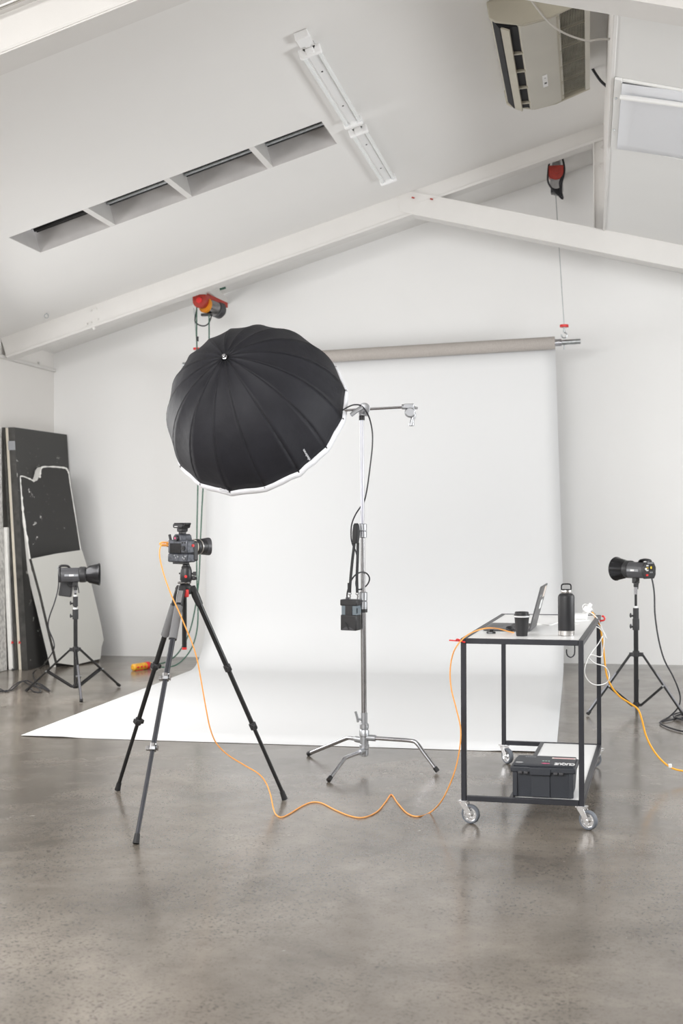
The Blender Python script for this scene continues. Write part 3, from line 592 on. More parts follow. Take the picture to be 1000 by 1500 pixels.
def flash(label, pos, ang, dish, tilt=0, group=None, dishl=.125, yell=True):
    """flash head: local +X is the way it points; pos = top of the stand spigot"""
    r = thing('studio_flash', label, 'flash', pos); T = TR(pos, ang, ry=tilt)
    zc_ = .105; Rb = .068
    b = B(); b.cyl((0, 0, -.03), (0, 0, .03), .017, 16, T); b.box((-.022, -.02, .0), (.022, .02, .045), T); obj('mount', b, 'black', r, bev=.004)
    b = B(); b.tube([(.0, -.02, .01), (.02, -.05, .012), (.03, -.06, -.01), (.035, -.062, -.05)], .007, 8, T, smooth=True, r1=.004); b.tube([(-.02, .02, .01), (-.03, .045, .005), (-.06, .05, .0), (-.075, .05, .02)], .008, 8, T, smooth=True, r1=.004); obj('tilt_lever', b, 'black', r)
    TX = T @ Matrix.Translation((0, 0, zc_)) @ Matrix.Rotation(rad(90), 4, 'Y')       # local z of TX = local +X of the head
    # octagonal-ish housing, flat underside
    sec = [(-.05, -.062), (.05, -.062), (.066, -.035), (.068, .02), (.045, .058), (-.045, .058), (-.068, .02), (-.066, -.035)]
    b = B(); b.prism([(-.125, y, zc_+z) for y, z in sec], (.165, 0, 0), T); obj('housing', b, 'greybody', r, bev=.010)
    b = B(); b.lathe([(.064, .035), (.068, .045), (.068, .085), (.060, .095)], 32, TX); obj('front_ring', b, 'black', r)
    b = B(); b.lathe([(.056, .08), (.060, .10), (.075, .12), (dish*.92, .08+dishl*.85), (dish, .08+dishl), (dish-.003, .083+dishl), (dish*.90, .08+dishl*.82), (.07, .122), (.05, .105), (.001, .103)], 40, TX, caps=False); obj('reflector_dish', b, 'reflector', r, label='round black metal reflector dish')
    b = B(); b.prism([(-.140, y*1.06, zc_+z*1.06) for y, z in sec], (.022, 0, 0), T); obj('back_plate', b, 'black', r, bev=.006)
    b = B(); b.tube([(-.135, 0, zc_+.055), (-.133, 0, zc_+.070), (-.11, 0, zc_+.078), (-.065, 0, zc_+.074), (-.045, 0, zc_+.055)], [.010]*25, 8, T @ Matrix.Diagonal((1, 3.0, 1, 1)), smooth=True); obj('handle', b, 'black', r)
    b = B(); b.box((-.1415, -.030, zc_-.0), (-.140, .006, zc_+.035), T); obj('display', b, 'screen', r)
    sgn = 1
    b = B(); b.box((-.1425, -.022, zc_+.010), (-.1415, -.004, zc_+.028), T); obj('display_digit', b, 'ledy', r)
    for k in range(3): b = B(); b.box((-.143, .018, zc_+.035-.018*k-.005), (-.1405, .026, zc_+.035-.018*k+.005), T); b.box((-.143, .032, zc_+.035-.018*k-.005), (-.1405, .040, zc_+.035-.018*k+.005), T); obj('key', b, 'white' if k != 1 else 'ledy', r)
    b = B(); [b.box((-.143, y0, zc_-.022), (-.1405, y0+.010, zc_-.012), T) for y0 in (-.028, -.010)]; obj('key', b, 'plate', r)
    b = B(); b.box((-.145, .022, zc_-.044), (-.1405, .044, zc_-.030), T); obj('power_switch', b, 'redp', r)
    b = B(); b.cyl((-.142, .052, zc_+.01), (-.150, .052, zc_+.01), .008, 12, T); obj('dial', b, 'white', r)
    b = B(); b.box((-.148, -.03, zc_+.05), (-.138, .03, zc_+.058), T); obj('handle_plate', b, 'plate', r)
    for s in (-1, 1):
        b = B(); b.box((-.085, s*.0685-.0015, zc_-.012), (.03, s*.0685+.0015, zc_+.006), T); st = obj('name_strip', b, 'plate', r)
        b = B(); b.box((-.045, s*.0705-.001, zc_-.010), (-.008, s*.0705+.001, zc_+.004), T); obj('logo_patch', b, 'white', st)
    return r, T
# left
LF = [pZ(38, 1014), pZ(175, 1006.5), pZ(119, 1030)]; LC = pD(110.5, 900, 11.45); cx, cy = LC.x, LC.y
dl_ = dep((cx, cy, 0))
zv = lambda v, d: HC-(v-750)*d/FPX
lightstand('black tripod light stand in front of the leaning boards, one silver leg', cx, cy, LF, zv(950, dl_), zv(1004, dl_), [zv(896, dl_), zv(879, dl_)+.01], zv(857, dl_), (False, False, True))
flash('grey flash head pointing right, on the left stand by the boards', (cx, cy, zv(858, dl_)), PSI+rad(6), .098)
# battery box hanging behind the head
p = pD(97, 861, dl_+.12)
b = B(); T = TR(p, PSI, ry=rad(-8)) if False else TR(p, PSI) @ Matrix.Rotation(rad(8), 4, 'Y'); b.box((-.055, -.03, -.075), (.055, .03, .075), T)
bt = obj('battery_box', b, 'black', bev=.008); tag(bt, 'flat black box hanging below the left flash head', 'battery pack')
obj('strap', B().bar(p+V((-.03, 0, .07)), V((cx-.01, cy, p.z+.07)), .02, .006).bar(p+V((.03, 0, .07)), V((cx, cy, p.z+.05)), .02, .012), 'black', bt)
p0 = pD(86, 846, dl_-.02)
b = B().tube([p0, pD(85, 862, dl_), pD(80, 882, dl_), pD(72, 905, dl_+.05), pD(71, 920, dl_+.1), pD(78, 938, dl_+.1), pD(79, 950, dl_+.1), pD(72, 963, 11.9), pZ(60, 978, .01), pZ(49, 985, .008), pZ(50, 994, .008), pZ(58, 1003, .008), pZ(72, 1012, .008), pZ(62, 1008, .008), pZ(46, 1004, .008), pZ(32, 998, .02), pZ(20, 1004, .02), pZ(10, 1013, .008), pZ(0, 1009, .008), pZ(-12, 1006, .008)], .0055, 8, smooth=True)
tag(obj('power_cable', b, 'cable'), 'black power cable from the left flash trailing to the picture edge', 'cable')
b = B().tube([pZ(-8, 1014, .008), pZ(6, 1012, .008), pZ(18, 1010, .008), pZ(28, 1001, .025), pZ(38, 997, .02), pZ(50, 1002, .008), pZ(60, 1013, .008), pZ(50, 1013, .008), pZ(44, 1006, .008), pZ(56, 1001, .008), pZ(66, 1006, .008), pZ(73, 1012, .012)], .0055, 8, smooth=True)
tag(obj('power_cable', b, 'cable'), 'tangled black cable on the floor by the left stand foot', 'cable')
b = B().tube([pZ(-6, 963+16, .01), pZ(8, 976, .01), pZ(20, 981, .01)], .008, 8, smooth=True); tag(obj('floor_lead', b, 'cable'), 'short dark lead at the foot of the boards by the picture edge', 'cable')
# right
RC = pD(931, 900, 10.25); cx, cy = RC.x, RC.y; dr = dep((cx, cy, 0))
RFt = [pZ(860, 1049), pZ(1001, 1050), pZ(950, 1020)]
RFt[2] = V((cx+(cx-(RFt[0].x+RFt[1].x)/2)*1.6, cy+.42, 0))
lightstand('black tripod light stand at the right by the bare wall, silver-edged legs', cx, cy, RFt, zv(960, dr), zv(1034, dr), [zv(914, dr), zv(898, dr)], zv(861, dr), (True, True, False), .018)
flash('grey flash head turned left with its lit control panel showing, on the right stand', (cx, cy, zv(856, dr)), PSI+rad(180-54), .094, dishl=.115)
b = B().tube([pD(950, 834, dr+.0), pD(955, 850, dr), pD(958, 870, dr), pD(959, 900, dr), pD(964, 935, dr), pD(972, 965, dr), pD(984, 988, dr), pD(992, 1006, dr), pD(996, 1022, dr), pD(993, 1036, dr-.1), pZ(981, 1049, .01), pZ(969, 1056, .01), pZ(967, 1060, .01), pZ(980, 1066, .01), pZ(998, 1071, .01), pZ(1012, 1073, .01)], .006, 8, smooth=True)
tag(obj('power_cable', b, 'cable'), 'black power cable hanging from the right flash down to the floor', 'cable')
b = B().tube([pZ(968, 1057, .01), pZ(985, 1054, .01), pZ(1003, 1050, .01), pZ(1012, 1045, .012), pZ(998, 1043.5, .015), pZ(986, 1047, .015), pZ(990, 1052, .015), pZ(1008, 1053, .015), pZ(1015, 1048, .02), pZ(1000, 1046, .02), pZ(988, 1050, .02), pZ(1001, 1055, .02)], .006, 8, smooth=True)
tag(obj('power_cable', b, 'cable'), 'coiled black cable on the floor by the right picture edge', 'cable')

# ================================================================== C-STAND WITH BOOM
SX, SY = pD(533, 1000, 8.12).x, pD(533, 1000, 8.12).y; ds = dep((SX, SY, 0)); S = V((SX, SY, 0))
def sz(v): return HC-(v-750)*ds/FPX
cs = thing('century_stand', 'tall chrome stand with bent spread legs and a short boom arm, beside the big umbrella', 'light stand', S)
tiltv = V((-.0035, 0, 0))
def sp(v): z = sz(v); return V((SX+tiltv.x*(z/2)*2, SY, z))
obj('column', B().cyl(sp(1108), sp(893), .0165, 24), 'satin', cs)
obj('column', B().cyl(sp(893), sp(787), .0135, 24), 'satin', cs)
obj('column', B().cyl(sp(787), sp(612), .0115, 24), 'silver', cs)
for v0, v1 in ((893, 868), (788, 768)):
    b = B(); b.lathe([(.019, 0), (.026, .004), (.026, (sz(v1)-sz(v0))*.45), (.022, (sz(v1)-sz(v0))*.5), (.026, (sz(v1)-sz(v0))*.55), (.026, sz(v1)-sz(v0)), (.02, sz(v1)-sz(v0)+.004)], 28, Matrix.Translation(sp(v0))); c_ = obj('collar', b, 'cast', cs)
    kz = (sz(v0)+sz(v1))/2; b = B(); b.cyl((SX, SY, kz), (SX-.04, SY-.02, kz), .007, 10); b.bar((SX-.045, SY-.022, kz-.018), (SX-.045, SY-.022, kz+.018), .012, .006); obj('tightening_knob', b, 'cast', c_)
b = B(); b.lathe([(.024, 0), (.026, .01), (.026, .04), (.030, .045), (.030, .065), (.026, .07), (.026, .115), (.030, .12), (.030, .15), (.024, .16), (.028, .165), (.028, .19), (.020, .20), (.020, .26)], 28, Matrix.Translation(V((SX, SY, .075)))); obj('base_sleeve', b, 'cast', cs)
b = B(); b.cyl((SX, SY, .29), (SX-.035, SY-.02, .30), .007, 10); b.tube([(SX-.035, SY-.02, .28), (SX-.04, SY-.022, .31), (SX-.05, SY-.022, .345)], .008, 8, smooth=True); obj('base_lever', b, 'cast', cs)
c1 = pZ(481, 1146); c2 = pZ(641, 1133); c3 = V((SX-.42, SY+.33, 0))
for f, z, rb in ((c1, .105, .58), (c2, .185, .68), (c3, .165, .30)):
    d = V((f.x-SX, f.y-SY, 0)); L_ = d.length; d.normalize(); c = V((SX, SY, z))
    pts = [c+d*.035, c+d*L_*(rb*.55)+V((0, 0, .0)), c+d*L_*(rb-.04)+V((0, 0, -.001)), c+d*L_*(rb+.04)+V((0, 0, -.014)), c+d*L_*(rb+.11)+V((0, 0, -.04*z/.15)), V((f.x, f.y, .012))]
    pts[4] = pts[3]+(V((f.x, f.y, .012))-pts[3])*.3
    lg = obj('leg', B().tube([pts[0], pts[1]]+spline(pts[1:5], 5)[1:]+[pts[5]], .0125, 16), 'chrome', cs)
    obj('leg_socket', B().cyl(c+d*.015, c+d*.075, .019, 18), 'cast', lg)
    e = (pts[5]-pts[4]).normalized(); obj('foot_cap', B().cyl(pts[5]-e*.03, pts[5], .0145, 14), 'dark', lg)
# top grip head and boom
top = sp(612); ga = pD(531, 598, ds-.06); 
obj('top_collar', B().cyl(top+V((0, 0, -.015)), top+V((0, 0, .012)), .018, 18), 'black', cs)
gh = B(); gh.cyl(top+V((0, 0, .0)), top+V((0, 0, .05)), .012, 14); Tg = TR(V((ga.x, SY, ga.z+.0)), PSI); gh.lathe([(.03, -.03), (.034, -.01), (.034, .01), (.03, .03)], 24, Tg @ Matrix.Rotation(rad(90), 4, 'X')); gh.lathe([(.024, .03), (.034, .035), (.034, .05), (.02, .055)], 24, Tg @ Matrix.Rotation(rad(90), 4, 'X'))
gh.prism([(-.03, -.03, -.04), (.02, -.03, -.045), (.03, -.03, -.01), (.0, -.03, .02), (-.04, -.03, 0)], (0, .05, 0), Tg)
grip = obj('grip_head', gh, 'cast', cs, bev=.003)
b = B(); b.tube([pD(530, 597, ds-.08), pD(523, 601, ds-.09), pD(514, 608, ds-.10)], [.013]*13, 12, smooth=True, sub=6); obj('grip_handle', b, 'cast', grip)
b = B(); b.cyl(pD(533, 604, ds-.06), pD(538, 606, ds-.03), .010, 12); obj('grip_knob', b, 'cast', grip)
armR = pD(592, 596.5, ds+.0); armL = pD(470, 603, ds-.02)
arm = obj('boom_arm', B().cyl(armL, armR, .0085, 16), 'chrome', cs)
e = pD(594, 596, ds); Te = TR(e, PSI)
b = B(); b.cyl((-.025, 0, 0), (.03, 0, .0), .016, 16, Te); b.prism([(-.02, -.022, -.01), (.045, -.022, -.012), (.05, -.022, .018), (-.01, -.022, .018)], (0, .044, 0), Te); b.lathe([(.028, -.028), (.032, -.01), (.032, .01), (.028, .028)], 22, Te @ Matrix.Translation((.025, 0, -.035)) @ Matrix.Rotation(rad(90), 4, 'X')); b.prism([(.01, -.02, -.035), (.045, -.02, -.06), (.06, -.02, -.02), (.05, -.02, .01)], (0, .04, 0), Te)
eh = obj('end_grip', b, 'cast', cs, bev=.004)
b = B(); b.tube([(.045, 0, -.03), (.05, 0, -.055), (.042, 0, -.075), (.036, 0, -.10)], [.013]*19, 12, Te, smooth=True, sub=6); b.lathe([(.012, 0), (.017, .004), (.017, .018), (.012, .02)], 18, Te @ Matrix.Translation((.035, 0, -.118))); b.cyl((.05, -.01, -.005), (.07, -.02, -.01), .008, 10, Te); obj('grip_handle', b, 'cast', eh)

# ================================================================== BIG UMBRELLA
UC = pD(379, 611, 8.3); UR = .572
am = V((0, 0, 0))+Rt*-.304+Up*.563-Fw*.768; am.normalize(); UH = UR*1.0
e1 = am.cross(V((0, 0, 1))).normalized(); e2 = am.cross(e1).normalized()
def pj(p): q = p-O; d = q.dot(Fw); return 500+FPX*q.dot(Rt)/d, 750-FPX*q.dot(Up)/d
NR = 16
# rib phase: a rib tip falls on the lower right rim
best = min(range(200), key=lambda k: min((pj(UC+(e1*math.cos(t)+e2*math.sin(t))*UR)[0]-439)**2+(pj(UC+(e1*math.cos(t)+e2*math.sin(t))*UR)[1]-694)**2 for t in [2*PI*(j+k/200)/NR for j in range(NR)]))
PH = 2*PI*best/200/NR
def UP(th, fi, ex=0.):
    """point on the dome: th around, fi from the tip (0) to the rim (90 deg)"""
    s = ((th-PH) % (2*PI/NR))/(2*PI/NR); half = PI/NR
    ch = math.cos(half)/math.cos((s-.5)*2*half); w_ = .55+.45*math.sin(fi)
    rr1 = UR*(1-(1-ch)*w_)*(1-.004*math.sin(PI*s)*math.sin(min(fi, 1.3)*1.2))
    return UC+(e1*math.cos(th)+e2*math.sin(th))*(rr1*math.sin(fi)+ex*math.sin(fi))+am*((rr1*math.cos(fi))*UH/UR+ex*math.cos(fi))
um = thing('umbrella', 'huge deep black photo umbrella with a white diffuser rim, tilted down to the right', 'umbrella', UC)
for k in range(NR):
    t0 = PH+2*PI*k/NR; b = B(); nf, ns = 14, 8; vs = []
    for i in range(nf+1):
        for j in range(ns+1): vs.append(UP(t0+1e-6+(2*PI/NR-2e-6)*j/ns, rad(2.2)+(rad(90)-rad(2.2))*i/nf, .0))
    b.add(vs, [(i*(ns+1)+j, i*(ns+1)+j+1, (i+1)*(ns+1)+j+1, (i+1)*(ns+1)+j) for i in range(nf) for j in range(ns)])
    pn = obj('canopy_panel', b, 'umb', um, ang=80, solid=.001)
    pts = [UP(t0, rad(2.2)+(rad(90)-rad(2.2))*i/16, .000) for i in range(17)]; obj('seam', B().tube(pts, .0009, 6), 'dark', pn)
    if k == [j for j in range(NR)][0]: pass
    pts = [UP(t0, rad(3)+(rad(90)-rad(3))*i/12, -.012) for i in range(13)]; obj('rib', B().tube(pts, .003, 6), 'steel', um)
    tpc = UP(t0, rad(90), .004); obj('rib_tip', B().cyl(tpc+am*.012, tpc-am*.014, .005, 8), 'chrome', um)
Tc = along(UC+am*(UH-.004), UC+am*(UH+.03)); obj('tip_cap', B().lathe([(.016, -.002), (.016, .006), (.011, .010), (.0125, .014), (.0115, .022), (.004, .027), (.0005, .0275)], 20, Tc), 'chrome', um)
# white rim band and diffuser
def rimring(r, d):
    out = []
    for k in range(NR):
        for j in range(4):
            th = PH+2*PI*(k+j/4)/NR; s = j/4; ch = math.cos(PI/NR)/math.cos((s-.5)*2*PI/NR)
            out.append(UC+(e1*math.cos(th)+e2*math.sin(th))*r*ch*(1+.004*math.sin(5.3*k+3*j))+am*(d+.003*math.sin(3.7*k+2.1*j)))
    return out
rings = [(UR-.006, .010), (UR+.003, .010), (UR+.010, .000), (UR+.013, -.012), (UR+.010, -.028), (UR-.006, -.038)]
b = B(); m_ = NR*4; vs = []
for r, d in rings: vs += rimring(r, d)
b.add(vs, [(i*m_+j, i*m_+(j+1) % m_, (i+1)*m_+(j+1) % m_, (i+1)*m_+j) for i in range(len(rings)-1) for j in range(m_)]); obj('rim_band', b, 'umbw', um, solid=.001, ang=70)
b = B(); vs = []; rs = [1, .85, .6, .3, .08]
for q_ in rs: vs += rimring((UR-.006)*q_, -.038-.05*(1-q_**2))
b.add(vs, [(i*m_+j, i*m_+(j+1) % m_, (i+1)*m_+(j+1) % m_, (i+1)*m_+j) for i in range(len(rs)-1) for j in range(m_)]+[tuple(range((len(rs)-1)*m_, len(rs)*m_))]); obj('diffuser', b, 'umbw', um, ang=70, solid=.001)
p = UC+am*.02
bl = pD(331, 717.5, dep(UC)-.02)
best_t = min([2*PI*j/720 for j in range(720)], key=lambda t: (V(pj(UP(t, rad(90))))-V((331, 717))).length)
q0 = UP(best_t, rad(90), .012)+am*.022; tg = (UP(best_t+.05, rad(90))-UP(best_t-.05, rad(90))).normalized()
b = B()
for s in (-1, 1): b.tube([q0+tg*s*.001, q0+tg*s*.02+am*.012, q0+tg*s*.032+am*.0, q0+tg*s*.018-am*.010, q0], .0028, 6, smooth=True)
obj('bow_tie', b, 'umbw', um)
# small printed logo near the rim
tl = min([2*PI*j/1440 for j in range(1440)], key=lambda t: min((V(pj(UP(t, rad(f_))))-V((450, 666))).length for f_ in (60, 65, 70, 75, 80)))
fl = min([rad(45+.5*j) for j in range(90)], key=lambda f_: (V(pj(UP(tl, f_)))-V((450, 666))).length)
pc_ = UP(tl, fl, .0035); dx = (UP(tl, fl-.02)-UP(tl, fl+.02)).normalized(); nz = (pc_-UC).normalized(); dx = (dx-nz*dx.dot(nz)).normalized(); dy = nz.cross(dx)
Tl = Matrix(((dx.x, dy.x, nz.x, pc_.x), (dx.y, dy.y, nz.y, pc_.y), (dx.z, dy.z, nz.z, pc_.z), (0, 0, 0, 1)))
b = textmesh('elinchrom', .024, Tl @ Matrix.Translation((.006, 0, 0)), .0006)
b.lathe([(.0085, -.0006), (.0085, .0012), (.004, .0013), (.004, -.0006)], 12, Tl @ Matrix.Translation((-.066, 0, 0)))
obj('logo', b, 'umbw', um)
# shaft and flash head inside the umbrella (held by the boom)
sh = UC-am*.02
fh = thing('studio_flash', 'flash head inside the black umbrella, clamped on the boom arm', 'flash', UC+am*.12)
obj('umbrella_shaft', B().cyl(UC+am*(UH-.01), UC-am*.0, .004, 8), 'chrome', um)
Th = along(UC+am*.02, UC+am*.3); obj('housing', B().lathe([(.05, 0), (.055, .01), (.055, .16), (.05, .17)], 24, Th), 'black', fh); obj('front_ring', B().lathe([(.06, .17), (.06, .20)], 24, Th), 'black', fh)
obj('mount_bar', B().tube([UC+am*.08, pD(455, 606, 8.2), armL], .009, 8), 'steel', fh)
# lamp cable of the flash, looped down the stand
def cp(u, v, o=0.): return pD(u, v, ds+o)
b = B().tube([cp(500, 602, -.10), cp(508, 597, -.08), cp(518, 593, -.08), cp(528, 594, -.08), cp(535, 601, -.07), cp(541, 613, -.02), cp(545, 632), cp(545, 655), cp(541, 690), cp(538, 712, .02), cp(534, 732, .04), cp(529, 741, .04), cp(521, 753, .0), cp(515, 768, -.05), cp(514, 785, -.06), cp(516, 797, -.06), cp(521, 808, -.06), cp(524, 822, -.06), cp(523, 840, -.06), cp(521, 855, -.06), cp(524, 863, -.05), cp(531, 862, .03), cp(538, 856, .04), cp(541, 848, .03), cp(538, 841, .0), cp(531, 838, -.03), cp(522, 841, -.05), cp(515, 849, -.05), cp(510, 862, -.05), cp(508, 873, -.04), cp(510, 882, -.03)], .0045, 8, smooth=True)
tag(obj('flash_cable', b, 'cable'), 'dark cable looping from the umbrella flash down the chrome stand', 'cable')

# battery pack hung on its strap
bp_ = pD(513, 900, ds-.05); k_ = ds/FPX
pk = thing('battery_pack', 'black battery pack hanging by its strap beside the chrome column', 'battery pack', V((bp_.x, bp_.y, pD(513, 923, ds-.05).z)))
Tp = TR(bp_, PSI+rad(-24))
def pb(u0, v0, u1, v1, y0, y1): return ((u0-513)*k_, y0, (900-v1)*k_), ((u1-513)*k_, y1, (900-v0)*k_)
obj('case_top', B().box(*pb(500, 878, 526.5, 887, -.035, .045), Tp), 'black', pk, bev=.006)
obj('case_bottom', B().box(*pb(500.5, 900, 526, 923, -.035, .045), Tp), 'black', pk, bev=.008)
obj('case_core', B().box(*pb(502, 885, 525, 902, -.028, .04), Tp), 'greyblue', pk)
obj('centre_strip', B().box(*pb(508, 885, 519, 902, -.034, .0), Tp), 'black', pk, bev=.003)
b = B(); b.prism([(-.022, -.037, -.015-.03), (-.012, -.037, -.018-.03), (.012, -.037, -.055-.03), (.004, -.037, -.062-.03)], (0, -.002, 0), Tp); obj('emblem', b, 'dark', pk)
b = B(); b.prism([(-.05, -.036, -.094), (.045, -.036, -.094), (.015, -.036, -.073), (-.015, -.036, -.073)], (0, -.002, 0), Tp); obj('bottom_plate', b, 'greybody', pk, bev=.001)
obj('side_label', B().box((.056, -.02, .01), (.0575, .03, .04), Tp), 'greyblue', pk)
obj('plug', B().cyl(cp(509, 882, -.05), cp(509, 875, -.05), .012, 12), 'greybody', pk)
b = B(); b.lathe([(.019, 0), (.026, .0), (.026, .032), (.019, .032)], 20, Matrix.Translation(sp(897))); b.box((-.06, -.02, 0), (.0, .02, .03), TR(sp(897), PSI)); obj('pole_clamp', b, 'black', pk)
b = B(); b.tube([cp(521.5, 769, -.055), cp(521.5, 780, -.06), cp(520.5, 796, -.06)], [.018, .024, .02], 12, T=I4); b.cyl(cp(521.5, 766.5, -.055), cp(521.5, 769, -.055), .010, 12, r1=.018)
pad = obj('shoulder_pad', b, 'dark', pk)
for pts in ([(519, 795), (516, 820), (513.5, 845), (512, 868)], [(524, 795), (523.5, 820), (522.5, 845), (523, 868)]):
    b = B()
    for i in range(3): b.bar(cp(*pts[i], -.06), cp(*pts[i+1], -.06), .017, .004, up=Fw)
    obj('strap', b, 'black', pk)
    b = B(); c = cp(*pts[3], -.06); b.tube([c+Rt*(.010*math.cos(t))+Up*(.006*math.sin(t)-.006) for t in [i*PI/6 for i in range(13)]], .0025, 6); b.tube([c+V((0, 0, -.012)), c+V((.004, 0, -.022)), c+V((0, 0, -.04))], .004, 6); obj('swivel_clip', b, 'satin', pk)
obj('strap_buckle', B().box(*pb(509, 854, 514.5, 868, -.012, -.002), TR(bp_, PSI)), 'black', pk, bev=.002)

# ================================================================== CAMERA TRIPOD
F1, F2, F3 = pZ(172, 1158), pZ(199, 1237), pZ(417, 1172)
HB = pD(270, 866, dep((F1+F2+F3)/3)+.02); dt = dep(HB)
tp_ = thing('tripod', 'black three-legged photo tripod with grey foam grips, holding the camera', 'tripod', V((HB.x, HB.y, 0)))
def tz(v): return HC-(v-750)*dt/FPX
def tpt(u, v, o=0.): return pD(u, v, dt+o)
cc = V((HB.x, HB.y, 0))
obj('centre_column', B().cyl(tpt(270, 950), tpt(270, 853), .0125, 20), 'blackm', tp_)
obj('column_cap', B().cyl(tpt(270, 951.5), tpt(270, 948), .013, 18), 'redp', tp_)
b = B(); b.lathe([(.03, -.03), (.036, -.015), (.036, .012), (.026, .022), (.018, .03)], 24, Matrix.Translation(tpt(271, 862))); obj('shoulder', b, 'black', tp_)
obj('column_lock', B().box((-.012, -.045, -.022), (.012, -.02, .018), TR(tpt(274, 868), PSI)), 'redp', tp_, bev=.004)
for f, foam, shiny in ((F1, (.075, .27), 0), (F2, (.06, .235), 1), (F3, None, 0)):
    d = V((f.x-cc.x, f.y-cc.y, 0)).normalized(); top_ = HB+d*.045+V((0, 0, .012)); f_ = V((f.x, f.y, .012)); ax = (f_-top_); L_ = ax.length; ax.normalize()
    lg = obj('leg', B().cyl(top_+ax*.02, top_+ax*L_*.38, .0145, 18), 'frame' if shiny else 'blackm', tp_)
    obj('leg_section', B().cyl(top_+ax*L_*.36, top_+ax*L_*.655, .0125, 16), 'frame' if shiny else 'blackm', lg)
    obj('leg_section', B().cyl(top_+ax*L_*.64, top_+ax*L_*.985, .0105, 16), 'frame' if shiny else 'blackm', lg)
    for s_ in (.372, .650):
        side = ax.cross(d).normalized(); b = B(); c = top_+ax*L_*s_; b.cyl(c-ax*.018, c+ax*.018, .0195, 18); b.bar(c+side*.018+ax*.005, c+side*.034+ax*.005, .018, .022, up=ax); b.bar(c-side*.02, c-side*.024, .03, .026, up=ax); 
        ck = obj('leg_clamp', b, 'satin' if shiny else 'black', lg, bev=.003)
        obj('clamp_lever', B().bar(c-d*0-Fw*.018+Rt*-.008, c-Fw*.022+Rt*.014, .012, .018, up=ax), 'cast' if shiny else 'black', lg, bev=.002) if True else None
    obj('rubber_foot', B().cyl(f_-ax*.04, f_+V((0, 0, -.008)), .013, 14, r1=.0165), 'dark', lg)
    b = B(); b.tube([HB+d*.02+V((0, 0, .008)), HB+d*.045+V((0, 0, .014)), top_+ax*.04, top_+ax*.095], [.017, .020, .021, .0185], 14); b.cyl(HB+d*.04-ax.cross(d)*.024+V((0, 0, .01)), HB+d*.04+ax.cross(d)*.024+V((0, 0, .01)), .014, 12); kn = obj('leg_joint', b, 'black', tp_)
    if foam: obj('foam_grip', B().cyl(top_+ax*.10, top_+ax*(.10+.19), .0215, 20), 'foam', lg)
    if shiny: obj('bright_plate', B().bar(top_+ax*.005-Fw*.032+V((0,0,0)), top_+ax*.075-Fw*.032, .024, .003, up=Fw), 'chrome', kn)
# ball head
b = B(); b.lathe([(.034, 0), (.036, .003), (.036, .009), (.03, .012)], 28, Matrix.Translation(tpt(270, 855))); obj('head_base', b, 'satin', tp_)
b = B(); b.lathe([(.026, 0), (.032, .01), (.032, .035), (.030, .06), (.025, .078), (.016, .086)], 28, Matrix.Translation(tpt(272.5, 852))); obj('ball_head', b, 'black', tp_)
b = B(); b.sph(tpt(272.5, 829), .02, 16); b.cyl(tpt(272.5, 828), tpt(272.5, 821), .010, 14, r1=.016); obj('ball_stem', b, 'black', tp_)
obj('emblem', B().cyl(tpt(272, 844.5, -.031), tpt(272, 844.5, -.034), .0075, 16), 'redp', tp_)
for (u, v, s_) in ((262, 840, -1), (283, 840.5, 1), (283, 847, 1)):
    b = B(); p = tpt(u, v); q2 = tpt(272.5, v); b.cyl(q2, p, .005, 8)
    if s_ < 0: b.bar(p+V((0, 0, -.016)), p+V((0, 0, .026)), .014, .012)
    elif v < 845: b.bar(p+Rt*-.002, p+Rt*.016, .018, .022)
    else: b.sph(p+Rt*.002, .02, 12, (1, .6, .55))
    obj('knob', b, 'black', tp_, bev=.003)

# camera on the tripod
cw = tpt(266.5, 823.5)
CA = PSI-rad(38)
cm = thing('camera', 'black digital camera with grip, tethered by an orange cable on the tripod', 'camera', cw)
Tm = TR(cw, CA)            # local +y = the way the lens points, x to the right seen from behind
obj('grip_body', B().box((-.075, -.034, 0), (.070, .034, .046), Tm), 'silverb', cm, bev=.008)
obj('base_plate', B().box((-.05, -.02, -.010), (.035, .02, .001), Tm), 'black', cm, bev=.002)
obj('body', B().box((-.072, -.034, .046), (.070, .030, .118), Tm), 'silverb', cm, bev=.008)
obj('hand_grip', B().box((.045, .010, .005), (.072, .052, .112), Tm), 'black', cm, bev=.010)
b = B(); b.prism([(-.034, -.036, .112), (.030, -.036, .112), (.022, -.036, .140), (.012, -.036, .148), (-.016, -.036, .148), (-.026, -.036, .140)], (0, .085, 0), Tm); obj('prism_hump', b, 'silverb', cm, bev=.004)
b = B(); b.cyl((-.002, -.036, .127), (-.002, -.048, .127), .015, 18, Tm); obj('eyecup', b, 'black', cm)
obj('viewfinder', B().cyl((-.002, -.0485, .127), (-.002, -.0495, .127), .006, 14, Tm), 'pink', cm)
obj('rear_screen', B().box((-.054, -.037, .049), (.028, -.034, .100), Tm), 'screen', cm, bev=.001)
b = B(); b.cyl((.043, -.034, .074), (.043, -.039, .074), .013, 18, Tm); b.cyl((.043, -.039, .074), (.043, -.041, .074), .005, 10, Tm); obj('control_dial', b, 'black', cm)
for (x, z) in ((.036, .103), (.055, .103), (.055, .055), (.05, .02), (.058, .032), (.04, .026), (-.02, .036), (-.012, .024), (.005, .03)):
    obj('button', B().cyl((x, -.034, z), (x, -.0365, z), .0045, 10, Tm), 'plate' if z < .05 else 'black', cm)
obj('strap_lug', B().bar((-.072, -.01, .11), (-.082, -.01, .145), .008, .012, T=Tm), 'black', cm)
obj('side_emblem', B().cyl((.070, .01, .088), (.0745, .01, .088), .008, 12, Tm), 'redp', cm)
TLn = Tm @ Matrix.Translation((-.004, .03, .078)) @ Matrix.Rotation(rad(-90), 4, 'X')
